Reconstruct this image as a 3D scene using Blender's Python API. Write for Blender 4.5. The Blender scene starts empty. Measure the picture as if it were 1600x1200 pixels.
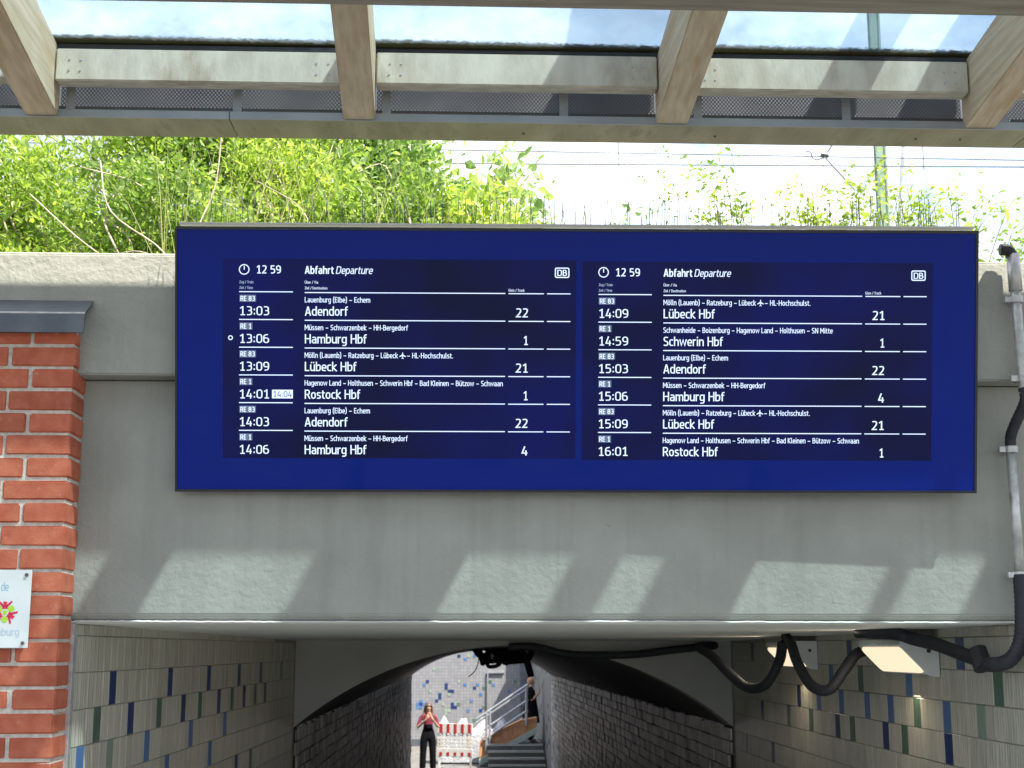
import bpy, bmesh, math, random
import numpy as np
from mathutils import Vector, Matrix
random.seed(7); rng = np.random.default_rng(7)
S = bpy.context.scene
COL = S.collection
R = math.radians

# ------------------------------------------------------------------ camera, sky, sun, exposure
cam_d = bpy.data.cameras.new('camera'); cam = bpy.data.objects.new('camera', cam_d); COL.objects.link(cam)
cam.location = (0, -5.25, 3.0)
cam.rotation_euler = (R(90) + math.atan(415/2219), 0, -R(2.16))
cam_d.sensor_width = 36; cam_d.lens = 2219/1600*36; cam_d.clip_end = 3000; cam_d.clip_start = .05
cam_d.dof.use_dof = True; cam_d.dof.focus_distance = 5.1; cam_d.dof.aperture_fstop = 9
S.camera = cam
SUN_DIR = Vector((-.43, .365, -.836)).normalized()
el = math.asin(-SUN_DIR.z); az = math.atan2(-SUN_DIR.x, -SUN_DIR.y)     # azimuth from +Y clockwise to the sun
w = bpy.data.worlds.new('World'); S.world = w; w.use_nodes = True
nt = w.node_tree; nt.nodes.clear()
def N(t, ty, **k):
    n = t.nodes.new(ty)
    for a, b in k.items(): setattr(n, a, b)
    return n
out = N(nt, 'ShaderNodeOutputWorld'); bg = N(nt, 'ShaderNodeBackground'); bg.inputs[1].default_value = .14
sky = N(nt, 'ShaderNodeTexSky', sky_type='NISHITA', sun_disc=False); sky.sun_elevation = el; sky.sun_rotation = az
sky.air_density = 1.2; sky.dust_density = 2.0
tc = N(nt, 'ShaderNodeTexCoord'); mp = N(nt, 'ShaderNodeMapping'); mp.inputs['Scale'].default_value = (1, 1, 1.8); mp.inputs['Location'].default_value = (.35, .1, .2)
nz = N(nt, 'ShaderNodeTexNoise'); nz.inputs['Scale'].default_value = 5.5; nz.inputs['Detail'].default_value = 7; nz.inputs['Roughness'].default_value = .55
cr = N(nt, 'ShaderNodeValToRGB'); cr.color_ramp.elements[0].position = .36; cr.color_ramp.elements[1].position = .52
mx = N(nt, 'ShaderNodeMixRGB'); mx.inputs[2].default_value = (5.6, 5.9, 6.5, 1)
nt.links.new(tc.outputs['Generated'], mp.inputs[0]); nt.links.new(mp.outputs[0], nz.inputs['Vector']); nt.links.new(nz.outputs[0], cr.inputs[0])
nt.links.new(cr.outputs[0], mx.inputs[0])
sc = N(nt, 'ShaderNodeMixRGB', blend_type='ADD'); sc.inputs[0].default_value = 1; sc.inputs[2].default_value = (.5, .55, .7, 1)
nt.links.new(sky.outputs[0], sc.inputs[1]); nt.links.new(sc.outputs[0], mx.inputs[1])
nz2 = N(nt, 'ShaderNodeTexNoise'); nz2.inputs['Scale'].default_value = 4.2; nz2.inputs['Detail'].default_value = 6
mp2 = N(nt, 'ShaderNodeMapping'); mp2.inputs['Location'].default_value = (1.7, .4, .9); mp2.inputs['Scale'].default_value = (1, 1, 1.6)
nt.links.new(tc.outputs['Generated'], mp2.inputs[0]); nt.links.new(mp2.outputs[0], nz2.inputs['Vector'])
cr2 = N(nt, 'ShaderNodeValToRGB'); cr2.color_ramp.elements[0].position = .42; cr2.color_ramp.elements[1].position = .60; nt.links.new(nz2.outputs[0], cr2.inputs[0])
mx2 = N(nt, 'ShaderNodeMixRGB'); mx2.inputs[2].default_value = (2.5, 2.7, 3.3, 1); nt.links.new(cr2.outputs[0], mx2.inputs[0]); nt.links.new(mx.outputs[0], mx2.inputs[1])
nt.links.new(mx2.outputs[0], bg.inputs[0]); nt.links.new(bg.outputs[0], out.inputs[0])
sd = bpy.data.lights.new('sun', 'SUN'); sd.energy = 5.0; sd.angle = R(.9); sd.color = (1, .92, .79)
sun = bpy.data.objects.new('sun', sd); COL.objects.link(sun); sun.rotation_euler = SUN_DIR.to_track_quat('-Z', 'Y').to_euler(); sun.location = (10, -10, 20)
vs = S.view_settings; vs.view_transform = 'Standard'; vs.look = 'None'; vs.gamma = 1; vs.use_curve_mapping = False; vs.exposure = 1.42
S.cycles.max_bounces = 12; S.cycles.transparent_max_bounces = 16

# ------------------------------------------------------------------ helpers
def tag(o, label=None, cat=None, group=None, kind=None):
    if label: o['label'] = label
    if cat: o['category'] = cat
    if group: o['group'] = group
    if kind: o['kind'] = kind
    return o
def empty(name, loc=(0, 0, 0), rot=(0, 0, 0)):
    o = bpy.data.objects.new(name, None); COL.objects.link(o); o.location = loc; o.rotation_euler = rot; o.empty_display_size = .1
    return o
def link(name, me, parent=None, loc=(0, 0, 0), rot=(0, 0, 0)):
    o = bpy.data.objects.new(name, me); COL.objects.link(o); o.parent = parent; o.location = loc; o.rotation_euler = rot
    return o
def thing(name, label, cat, loc=(0, 0, 0), rot=(0, 0, 0), group=None):
    return tag(empty(name, loc, rot), label, cat, group)
class MB:
    def __init__(s): s.b = bmesh.new()
    def box(s, x0, x1, y0, y1, z0, z1, M=None):
        v = [s.b.verts.new(p) for p in ((x0,y0,z0),(x1,y0,z0),(x1,y1,z0),(x0,y1,z0),(x0,y0,z1),(x1,y0,z1),(x1,y1,z1),(x0,y1,z1))]
        if M is not None:
            for q in v: q.co = M @ q.co
        for f in ((0,3,2,1),(4,5,6,7),(0,1,5,4),(1,2,6,5),(2,3,7,6),(3,0,4,7)): s.b.faces.new([v[i] for i in f])
        return s
    def hexa(s, P):                                     # eight points, bottom four then top four
        v = [s.b.verts.new(p) for p in P]
        for f in ((0,3,2,1),(4,5,6,7),(0,1,5,4),(1,2,6,5),(2,3,7,6),(3,0,4,7)): s.b.faces.new([v[i] for i in f])
        return s
    def poly(s, P):
        s.b.faces.new([s.b.verts.new(p) for p in P]); return s
    def prism(s, prof, ax, a0, a1):                     # profile in the two other axes, extruded along ax
        def mk(p, a):
            return {'x': (a, p[0], p[1]), 'y': (p[0], a, p[1]), 'z': (p[0], p[1], a)}[ax]
        A = [s.b.verts.new(mk(p, a0)) for p in prof]; B = [s.b.verts.new(mk(p, a1)) for p in prof]
        n = len(prof)
        s.b.faces.new(A); s.b.faces.new(B[::-1])
        for i in range(n): s.b.faces.new([A[i], B[i], B[(i+1) % n], A[(i+1) % n]])
        return s
    def tube(s, pts, r, n=10, cap=True):
        pts = [Vector(p) for p in pts]; rings = []
        rr = r if isinstance(r, (list, tuple)) else [r]*len(pts)
        u = None
        for i, p in enumerate(pts):
            t = (pts[min(i+1, len(pts)-1)] - pts[max(i-1, 0)]).normalized()
            if u is None:
                u = t.orthogonal().normalized()
            else:
                u = (u - t*u.dot(t)).normalized()
            v = t.cross(u)
            rings.append([s.b.verts.new(p + (u*math.cos(2*math.pi*k/n) + v*math.sin(2*math.pi*k/n))*rr[i]) for k in range(n)])
        for a, b in zip(rings, rings[1:]):
            for k in range(n): s.b.faces.new([a[k], a[(k+1) % n], b[(k+1) % n], b[k]])
        if cap: s.b.faces.new(rings[0][::-1]); s.b.faces.new(rings[-1])
        return s
    def mesh(s, name, mat, smooth=False, bevel=0, seg=2):
        bmesh.ops.recalc_face_normals(s.b, faces=s.b.faces)
        if bevel: bmesh.ops.bevel(s.b, geom=list(s.b.edges), offset=bevel, segments=seg, affect='EDGES', clamp_overlap=True)
        me = bpy.data.meshes.new(name); s.b.to_mesh(me); s.b.free()
        if mat: me.materials.append(mat)
        if smooth: me.polygons.foreach_set('use_smooth', [True]*len(me.polygons))
        return me
    def build(s, name, mat, parent=None, smooth=False, bevel=0, seg=2, **k):
        return link(name, s.mesh(name, mat, smooth, bevel, seg), parent, **k)
def smooth_path(P, n=8):
    P = [Vector(p) for p in P]; Q = [P[0]*2-P[1]] + P + [P[-1]*2-P[-2]]; o = []
    for i in range(1, len(Q)-2):
        for k in range(n):
            t = k/n; a, b, c, d = Q[i-1:i+3]
            o.append(.5*((2*b)+(-a+c)*t+(2*a-5*b+4*c-d)*t*t+(-a+3*b-3*c+d)*t**3))
    o.append(P[-1]); return o

# ------------------------------------------------------------------ materials
def base(name, rough=.7, metal=0, spec=.5):
    m = bpy.data.materials.new(name); m.use_nodes = True; t = m.node_tree; p = t.nodes['Principled BSDF']
    p.inputs['Roughness'].default_value = rough; p.inputs['Metallic'].default_value = metal; p.inputs['Specular IOR Level'].default_value = spec
    return m, t, p
def mat(name, c1, c2=None, scale=8, rough=.7, metal=0, bump=0, bscale=40, stretch=(1, 1, 1), rnd=0, detail=6, lo=.35, hi=.65, spec=.5, bdist=.004, c3=None, s3=2.5, lo3=.5, hi3=.75):
    m, t, p = base(name, rough, metal, spec)
    c2 = c2 or c1
    tc = N(t, 'ShaderNodeTexCoord'); mp = N(t, 'ShaderNodeMapping'); mp.inputs['Scale'].default_value = stretch
    oi = N(t, 'ShaderNodeObjectInfo'); ad = N(t, 'ShaderNodeVectorMath', operation='ADD'); ml = N(t, 'ShaderNodeMath', operation='MULTIPLY'); ml.inputs[1].default_value = 37
    t.links.new(oi.outputs['Random'], ml.inputs[0])
    t.links.new(tc.outputs['Object'], mp.inputs[0]); t.links.new(mp.outputs[0], ad.inputs[0]); t.links.new(ml.outputs[0], ad.inputs[1])
    n1 = N(t, 'ShaderNodeTexNoise'); n1.inputs['Scale'].default_value = scale; n1.inputs['Detail'].default_value = detail
    t.links.new(ad.outputs[0], n1.inputs['Vector'])
    cr = N(t, 'ShaderNodeValToRGB'); e = cr.color_ramp.elements; e[0].position = lo; e[1].position = hi; e[0].color = (*c1, 1); e[1].color = (*c2, 1)
    t.links.new(n1.outputs[0], cr.inputs[0]); col = cr.outputs[0]
    if c3:
        n3 = N(t, 'ShaderNodeTexNoise'); n3.inputs['Scale'].default_value = s3; n3.inputs['Detail'].default_value = 8; n3.inputs['Roughness'].default_value = .65
        t.links.new(ad.outputs[0], n3.inputs['Vector'])
        r3 = N(t, 'ShaderNodeMapRange'); r3.inputs[1].default_value = lo3; r3.inputs[2].default_value = hi3
        t.links.new(n3.outputs[0], r3.inputs[0])
        mm = N(t, 'ShaderNodeMixRGB'); mm.inputs[2].default_value = (*c3, 1); t.links.new(r3.outputs[0], mm.inputs[0]); t.links.new(col, mm.inputs[1]); col = mm.outputs[0]
    if rnd:
        hs = N(t, 'ShaderNodeHueSaturation'); mr = N(t, 'ShaderNodeMapRange'); mr.inputs[3].default_value = 1-rnd; mr.inputs[4].default_value = 1+rnd
        t.links.new(oi.outputs['Random'], mr.inputs[0]); t.links.new(mr.outputs[0], hs.inputs['Value']); t.links.new(col, hs.inputs['Color']); col = hs.outputs[0]
    t.links.new(col, p.inputs['Base Color'])
    if bump:
        n2 = N(t, 'ShaderNodeTexNoise'); n2.inputs['Scale'].default_value = bscale; n2.inputs['Detail'].default_value = 5; n2.inputs['Roughness'].default_value = .6
        t.links.new(ad.outputs[0], n2.inputs['Vector'])
        b = N(t, 'ShaderNodeBump'); b.inputs['Strength'].default_value = bump; b.inputs['Distance'].default_value = bdist
        t.links.new(n2.outputs[0], b.inputs['Height']); t.links.new(b.outputs[0], p.inputs['Normal'])
    return m
def emis(name, c, s, rough=.4):
    m, t, p = base(name, rough); p.inputs['Base Color'].default_value = (*[min(1, x)*.5 for x in c], 1)
    p.inputs['Emission Color'].default_value = (*c, 1); p.inputs['Emission Strength'].default_value = s
    return m
M = {}
M['concrete'] = mat('painted_plaster', (.318, .328, .295), (.375, .386, .35), 3.5, .85, bump=.9, bscale=34, c3=(.385, .39, .335), s3=1.3, lo3=.5, hi3=.8, spec=.2, bdist=.006)
def add_streaks(m, amt, sc_=(7, 7, .45)):
    t = m.node_tree; p = t.nodes['Principled BSDF']; src = p.inputs['Base Color'].links[0].from_socket
    tc = N(t, 'ShaderNodeTexCoord'); mp = N(t, 'ShaderNodeMapping'); mp.inputs['Scale'].default_value = sc_; n = N(t, 'ShaderNodeTexNoise'); n.inputs['Scale'].default_value = 1.6; n.inputs['Detail'].default_value = 7; n.inputs['Roughness'].default_value = .62
    t.links.new(tc.outputs['Object'], mp.inputs[0]); t.links.new(mp.outputs[0], n.inputs['Vector'])
    r = N(t, 'ShaderNodeMapRange'); r.inputs[1].default_value = .50; r.inputs[2].default_value = .74; r.inputs[4].default_value = amt; t.links.new(n.outputs[0], r.inputs[0])
    v = N(t, 'ShaderNodeTexNoise'); v.inputs['Scale'].default_value = 26; v.inputs['Detail'].default_value = 3; t.links.new(tc.outputs['Object'], v.inputs['Vector'])
    r2 = N(t, 'ShaderNodeMapRange'); r2.inputs[1].default_value = .70; r2.inputs[2].default_value = .78; r2.inputs[4].default_value = .35; t.links.new(v.outputs[0], r2.inputs[0])
    mx_ = N(t, 'ShaderNodeMath', operation='MAXIMUM'); t.links.new(r.outputs[0], mx_.inputs[0]); t.links.new(r2.outputs[0], mx_.inputs[1])
    m1 = N(t, 'ShaderNodeMixRGB'); m1.inputs[2].default_value = (.13, .13, .10, 1); t.links.new(mx_.outputs[0], m1.inputs[0]); t.links.new(src, m1.inputs[1]); t.links.new(m1.outputs[0], p.inputs['Base Color'])
add_streaks(M['concrete'], .2)
M['ceiling'] = mat('white_paint', (.74, .74, .69), (.80, .80, .76), 5, .6, bump=.15, bscale=20)
M['facade'] = mat('grey_paint', (.40, .41, .385), (.46, .47, .44), 3, .8, bump=.2, bscale=60)
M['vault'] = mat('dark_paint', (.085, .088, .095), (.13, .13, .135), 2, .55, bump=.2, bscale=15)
M['brick'] = mat('red_brick', (.43, .105, .058), (.53, .16, .09), 18, .8, bump=.5, bscale=160, rnd=.13, c3=(.56, .30, .22), s3=40, lo3=.60, hi3=.8, spec=.3)
M['mortar'] = mat('mortar', (.56, .52, .45), (.72, .68, .60), 60, .95, bump=1, bscale=160, spec=.1)
M['zinc'] = mat('zinc_sheet', (.11, .125, .15), (.17, .19, .215), 6, .45, .6, bump=.1, bscale=12)
M['steel'] = mat('stainless_sheet', (.17, .145, .115), (.27, .235, .19), 3, .42, .45, stretch=(4, 1, 1), bump=.06, bscale=5, c3=(.10, .09, .07), s3=6)
M['lip'] = mat('grey_coated_steel', (.26, .28, .30), (.33, .35, .37), 5, .45, .3)
M['wood'] = mat('weathered_glulam', (.50, .41, .28), (.66, .56, .42), 5, .75, bump=.35, bscale=30, stretch=(9, .7, 9), c3=(.50, .33, .17), s3=3, lo3=.52, hi3=.8, spec=.2)
M['wood_x'] = mat('weathered_board', (.50, .46, .38), (.64, .61, .52), 5, .75, bump=.35, bscale=30, stretch=(3, 9, 1.2), c3=(.28, .22, .14), s3=2.2, lo3=.55, hi3=.8, spec=.2)
M['wood_dk'] = mat('weathered_beam', (.26, .23, .19), (.36, .33, .27), 5, .8, bump=.35, bscale=30, stretch=(.7, 9, 9), spec=.2)
M['black'] = mat('black_rubber', (.012, .013, .016), (.02, .021, .025), 30, .55)
M['cond'] = mat('black_conduit', (.014, .016, .024), (.022, .024, .034), 30, .6)
M['galv'] = mat('galvanised_pipe', (.42, .43, .43), (.60, .60, .58), 30, .42, .55, bump=.15, bscale=90, c3=(.30, .26, .22), s3=14, lo3=.58, hi3=.75)
M['tile'] = None
M['frame'] = mat('board_frame', (.025, .03, .04), (.035, .04, .05), 4, .35, .5)
M['white'] = mat('white_lacquer', (.62, .65, .65), (.70, .72, .72), 9, .4, bump=.1, bscale=40)
M['white2'] = mat('white_plastic', (.66, .66, .66), (.74, .74, .74), 9, .5)
M['red2'] = mat('red_film', (.42, .02, .02), (.5, .035, .035), 9, .5)
M['screw'] = mat('dark_screw', (.10, .09, .08), (.15, .14, .12), 9, .4, .7)
M['asphalt'] = mat('paving', (.10, .10, .095), (.16, .155, .15), 3, .9, bump=.4, bscale=80)
M['granite'] = mat('light_granite', (.38, .37, .34), (.5, .49, .46), 6, .8, bump=.2, bscale=90)
M['soil'] = mat('embankment_soil', (.05, .06, .025), (.10, .11, .04), 5, .95, bump=1, bscale=20, bdist=.03)
M['twig'] = mat('twig_bark', (.30, .25, .18), (.52, .46, .36), 30, .8)
M['stem'] = mat('green_stem', (.14, .15, .05), (.26, .26, .11), 30, .7)
M['mast'] = mat('green_mast_paint', (.16, .25, .19), (.20, .30, .23), 6, .6)
M['wire'] = mat('wire_metal', (.10, .11, .12), (.16, .17, .18), 6, .5, .5)
M['spike'] = mat('spike_wire', (.10, .11, .11), (.16, .17, .17), 6, .5, .5)
M['stair'] = mat('stair_stone', (.10, .105, .105), (.15, .155, .15), 6, .8)
M['nose'] = mat('stair_nosing', (.36, .39, .38), (.45, .47, .46), 6, .7)
M['teal'] = mat('pale_green_paint', (.32, .42, .38), (.38, .47, .43), 6, .7)
M['clay'] = mat('clay_brick_ramp', (.42, .20, .10), (.55, .28, .15), 9, .8, bump=.5, bscale=20, c3=(.25, .12, .07), s3=8)
M['rail'] = mat('brushed_rail', (.40, .42, .46), (.5, .52, .56), 9, .35, .6)
M['tarp'] = mat('white_sheet', (.26, .27, .30), (.36, .37, .41), 3, .6, bump=1, bscale=8, bdist=.05)
M['gold'] = mat('fascia_film', (.05, .05, .05))
def tile_mat(name, c1, c2, groove=True):
    m, t, p = base(name, .32)
    tc = N(t, 'ShaderNodeTexCoord'); oi = N(t, 'ShaderNodeObjectInfo'); gm = N(t, 'ShaderNodeNewGeometry')
    n = N(t, 'ShaderNodeTexNoise'); n.inputs['Scale'].default_value = 9; n.inputs['Detail'].default_value = 5
    mp = N(t, 'ShaderNodeMapping'); mp.inputs['Scale'].default_value = (1, 8, 1); t.links.new(gm.outputs['Position'], mp.inputs[0]); t.links.new(mp.outputs[0], n.inputs['Vector'])
    cr = N(t, 'ShaderNodeValToRGB'); e = cr.color_ramp.elements; e[0].position = .3; e[1].position = .7; e[0].color = (*c1, 1); e[1].color = (*c2, 1)
    t.links.new(n.outputs[0], cr.inputs[0])
    hs = N(t, 'ShaderNodeHueSaturation'); mr = N(t, 'ShaderNodeMapRange'); mr.inputs[3].default_value = .9; mr.inputs[4].default_value = 1.1
    t.links.new(oi.outputs['Random'], mr.inputs[0]); t.links.new(mr.outputs[0], hs.inputs['Value']); t.links.new(cr.outputs[0], hs.inputs['Color']); t.links.new(hs.outputs[0], p.inputs['Base Color'])
    if groove:
        wv = N(t, 'ShaderNodeTexWave', wave_type='BANDS', bands_direction='Y'); wv.inputs['Scale'].default_value = 12; wv.inputs['Distortion'].default_value = 1.2; wv.inputs['Detail'].default_value = 1
        t.links.new(gm.outputs['Position'], wv.inputs['Vector'])
        b = N(t, 'ShaderNodeBump'); b.inputs['Strength'].default_value = .5; b.inputs['Distance'].default_value = .004; t.links.new(wv.outputs[1], b.inputs['Height']); t.links.new(b.outputs[0], p.inputs['Normal'])
    return m
M['tile'] = tile_mat('cream_comb_tile', (.39, .375, .315), (.53, .51, .44))
M['t_navy'] = tile_mat('navy_tile', (.012, .03, .11), (.02, .045, .16), False)
M['t_blue'] = tile_mat('blue_tile', (.07, .15, .33), (.10, .19, .38), False)
M['t_green'] = tile_mat('green_tile', (.07, .13, .09), (.10, .17, .12), False)
M['t_pale'] = tile_mat('pale_green_tile', (.22, .29, .23), (.26, .33, .27), False)
M['stone'] = mat('old_glazed_brick', (.46, .43, .41), (.78, .74, .70), 5, .4, bump=.6, bscale=30, rnd=.3, c3=(.13, .11, .10), s3=1.2, lo3=.5, hi3=.74)
M['grout'] = mat('dark_grout', (.035, .033, .03), (.06, .055, .05), 20, .9)
M['grout_l'] = mat('light_grout', (.30, .30, .26), (.38, .37, .33), 20, .9)
def glass_mat():
    m = bpy.data.materials.new('dirty_roof_glass'); m.use_nodes = True; t = m.node_tree; t.nodes.clear()
    o = N(t, 'ShaderNodeOutputMaterial'); tr = N(t, 'ShaderNodeBsdfTransparent'); tr.inputs[0].default_value = (.62, .71, .76, 1)
    tl = N(t, 'ShaderNodeBsdfTranslucent'); gl = N(t, 'ShaderNodeBsdfGlossy'); gl.inputs['Roughness'].default_value = .05; df = N(t, 'ShaderNodeBsdfDiffuse')
    tc = N(t, 'ShaderNodeTexCoord'); n = N(t, 'ShaderNodeTexNoise'); n.inputs['Scale'].default_value = 14; n.inputs['Detail'].default_value = 8; n.inputs['Roughness'].default_value = .7
    n2 = N(t, 'ShaderNodeTexNoise'); n2.inputs['Scale'].default_value = 60; n2.inputs['Detail'].default_value = 6
    t.links.new(tc.outputs['Object'], n.inputs['Vector']); t.links.new(tc.outputs['Object'], n2.inputs['Vector'])
    sp = N(t, 'ShaderNodeSeparateXYZ'); t.links.new(tc.outputs['Object'], sp.inputs[0])
    # algae along the lower edge of the pane (object y = 0 is the lower edge)
    mr = N(t, 'ShaderNodeMapRange'); mr.inputs[1].default_value = -.098; mr.inputs[2].default_value = -.055; t.links.new(sp.outputs[1], mr.inputs[0])
    a = N(t, 'ShaderNodeMath', operation='MULTIPLY'); a.inputs[1].default_value = 1.1; t.links.new(mr.outputs[0], a.inputs[0])
    b = N(t, 'ShaderNodeMath', operation='ADD'); t.links.new(a.outputs[0], b.inputs[0]); t.links.new(n2.outputs[0], b.inputs[1])
    al = N(t, 'ShaderNodeMapRange'); al.inputs[1].default_value = .85; al.inputs[2].default_value = 1.25; t.links.new(b.outputs[0], al.inputs[0])
    dm = N(t, 'ShaderNodeMapRange'); dm.inputs[1].default_value = .3; dm.inputs[2].default_value = .8; dm.inputs[3].default_value = .06; dm.inputs[4].default_value = .26; t.links.new(n.outputs[0], dm.inputs[0])
    tl.inputs[0].default_value = (.56, .63, .67, 1); df.inputs[0].default_value = (.10, .095, .05, 1)
    m1 = N(t, 'ShaderNodeMixShader'); t.links.new(dm.outputs[0], m1.inputs[0]); t.links.new(tr.outputs[0], m1.inputs[1]); t.links.new(tl.outputs[0], m1.inputs[2])
    m2 = N(t, 'ShaderNodeMixShader'); m2.inputs[0].default_value = .05; t.links.new(m1.outputs[0], m2.inputs[1]); t.links.new(gl.outputs[0], m2.inputs[2])
    m3 = N(t, 'ShaderNodeMixShader'); t.links.new(al.outputs[0], m3.inputs[0]); t.links.new(m2.outputs[0], m3.inputs[1]); t.links.new(df.outputs[0], m3.inputs[2])
    t.links.new(m3.outputs[0], o.inputs[0]); return m
M['glass'] = glass_mat()
def perf_mat():
    m, t, p = base('perforated_sheet', .45, .4)
    p.inputs['Base Color'].default_value = (.11, .115, .125, 1)
    tc = N(t, 'ShaderNodeTexCoord'); sp = N(t, 'ShaderNodeSeparateXYZ'); t.links.new(tc.outputs['Object'], sp.inputs[0])
    def mth(op, a, b=None):
        n = N(t, 'ShaderNodeMath', operation=op)
        for i, v in enumerate((a, b)):
            if v is None: continue
            if isinstance(v, (int, float)): n.inputs[i].default_value = v
            else: t.links.new(v, n.inputs[i])
        return n.outputs[0]
    k = 2*math.pi/.0125
    a = mth('SINE', mth('MULTIPLY', sp.outputs[0], k)); b = mth('SINE', mth('MULTIPLY', sp.outputs[2], k/1.2))
    h = mth('GREATER_THAN', mth('MULTIPLY', a, b), .12)
    tr = N(t, 'ShaderNodeBsdfTransparent'); mxs = N(t, 'ShaderNodeMixShader'); o = t.nodes['Material Output']
    t.links.new(h, mxs.inputs[0]); t.links.new(p.outputs[0], mxs.inputs[1]); t.links.new(tr.outputs[0], mxs.inputs[2]); t.links.new(mxs.outputs[0], o.inputs[0])
    return m
M['perf'] = perf_mat()
def leaf_mat(name, c1, c2, tlw=.45):
    m = bpy.data.materials.new(name); m.use_nodes = True; t = m.node_tree; t.nodes.clear()
    o = N(t, 'ShaderNodeOutputMaterial'); p = N(t, 'ShaderNodeBsdfPrincipled'); p.inputs['Roughness'].default_value = .42
    tl = N(t, 'ShaderNodeBsdfTranslucent'); at = N(t, 'ShaderNodeAttribute', attribute_name='tone')
    cr = N(t, 'ShaderNodeValToRGB'); e = cr.color_ramp.elements; e[0].color = (*c1, 1); e[1].color = (*c2, 1); t.links.new(at.outputs['Fac'], cr.inputs[0])
    t.links.new(cr.outputs[0], p.inputs['Base Color'])
    g = N(t, 'ShaderNodeMixRGB', blend_type='MULTIPLY'); g.inputs[0].default_value = 1; g.inputs[2].default_value = (1.75, 1.9, .8, 1); t.links.new(cr.outputs[0], g.inputs[1]); t.links.new(g.outputs[0], tl.inputs[0])
    ms = N(t, 'ShaderNodeMixShader'); ms.inputs[0].default_value = tlw; t.links.new(p.outputs[0], ms.inputs[1]); t.links.new(tl.outputs[0], ms.inputs[2]); t.links.new(ms.outputs[0], o.inputs[0])
    return m
M['leafA'] = leaf_mat('leaf_yellow_green', (.11, .19, .03), (.40, .48, .13))
M['leafB'] = leaf_mat('leaf_mid_green', (.08, .15, .03), (.31, .41, .13))
M['leafC'] = leaf_mat('leaf_blue_green', (.11, .20, .08), (.30, .40, .20))
M['dry'] = leaf_mat('dry_grass', (.20, .24, .06), (.50, .48, .24), .4)

# ------------------------------------------------------------------ ground and the setting
def struct(o): return tag(o, kind='structure')
struct(MB().poly([(-900, -900, -.02), (900, -900, -.02), (900, 1200, -.02), (-900, 1200, -.02)]).build('ground', M['asphalt']))
mb = MB()
mb.box(-14, 14, -60, -4.6, -.01, 1.4)
struct(mb.build('forecourt', M['asphalt']))
mb = MB()
for k in range(7): mb.box(-1.38, 2.07, -4.6+.33*k, -4.6+.33*(k+1), -.008, 1.4-.175*(k+1))
struct(mb.build('approach_steps', M['granite']))
struct(MB().box(-1.9, 2.6, -2.3, 6.0, -.015, .0).build('underpass_floor', M['granite']))
struct(MB().box(-8, 14, 6.0, 44, -.015, .0).build('yard_paving', M['asphalt']))
for xh in (-.93, 2.0):  # rails outside the view, added to reflect as light streaks in the board
    hr = tag(empty('streak_handrail', (xh, -4.8, 1.4)), 'unseen steel handrail added on the approach steps for its reflection in the board' if xh < 0 else 'unseen steel handrail added by the right wall of the approach steps for its reflection in the board', 'handrail')
    MB().tube([(0, -.5, .9), (0, .2, .9), (0, 2.6, -.35)], .024, 10).build('rail', M['nose'], hr, smooth=True)
    for y, zz_ in ((-.4, 0), (2.4, -1.4)): MB().tube([(0, y, zz_), (0, y, zz_+(.9 if y < 0 else 1.15))], .02, 8).build('post', M['nose'], hr, smooth=True)
# embankment top: one sheet that climbs on the left
def ez(x, y):
    k = min(max((1.1-x)/2.2, 0), 1)
    e_ = max(0, y-26)*.26
    return 4.28 - e_ + k*min(max(y-.3, 0)*.36, 1.9) + .15*math.sin(x*1.7)*math.cos(y*1.1)*min(y, 1)*.6
bm = bmesh.new(); xs = [-60, -40, -25, -15, -10, -7] + [-5+.4*i for i in range(28)] + [8, 11, 15, 25, 40, 60]; ys = [.2, .5, .8, 1.2, 1.7, 2.2, 3, 4, 5, 6.5, 8, 10, 13, 17, 22, 29.3]
g = [[bm.verts.new((x, y, ez(x, y))) for x in xs] for y in ys]
for i in range(len(ys)-1):
    for j in range(len(xs)-1): bm.faces.new([g[i][j], g[i][j+1], g[i+1][j+1], g[i+1][j]])
me = bpy.data.meshes.new('embankment'); bm.to_mesh(me); bm.free(); me.materials.append(M['soil']); struct(link('embankment', me))

# ------------------------------------------------------------------ the bridge beam over the underpass
BEAM = thing('concrete_beam', 'grey green painted concrete bridge beam with projecting parapet above the underpass', 'bridge beam')
mb = MB(); mb.prism([(-.11, 3.986), (-.112, 4.44), (-.09, 4.452), (.2, 4.46), (.2, 3.992)], 'x', -6, 5.5)
mb.build('parapet', M['concrete'], BEAM, bevel=.006)
mb = MB(); mb.prism([(0, 3.985), (0, 3.126), (.018, 3.104), (.25, 3.104), (.25, 3.985)], 'x', -3.9, 5.5)
mb.build('beam_face', M['concrete'], BEAM, bevel=.004)
# uneven painted lip along the soffit edge
bm = bmesh.new(); n = 260; A = []
for i in range(n+1):
    x = -1.385 + 3.465*i/n; d = .003*math.sin(x*3)+random.uniform(-.0022, .0022)
    A.append([bm.verts.new(p) for p in ((x, .010, 3.1035+d*.5), (x, -.001+d*.6, 3.0985+d*.5), (x, .02, 3.0925), (x, .06, 3.0925))])
for a, b in zip(A, A[1:]):
    for k in range(3): bm.faces.new([a[k], b[k], b[k+1], a[k+1]])
me = bpy.data.meshes.new('soffit_lip'); bm.to_mesh(me); bm.free(); me.materials.append(M['ceiling']); link('soffit_lip', me, BEAM)
mb = MB(); mb.hexa([(-1.384, .03, 3.093), (2.078, .03, 3.093), (2.15, 6.05, 3.07), (-1.256, 6.05, 3.07), (-1.384, .03, 3.28), (2.078, .03, 3.28), (2.15, 6.05, 3.28), (-1.256, 6.05, 3.28)])
mb.build('soffit', M['ceiling'], BEAM)

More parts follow.
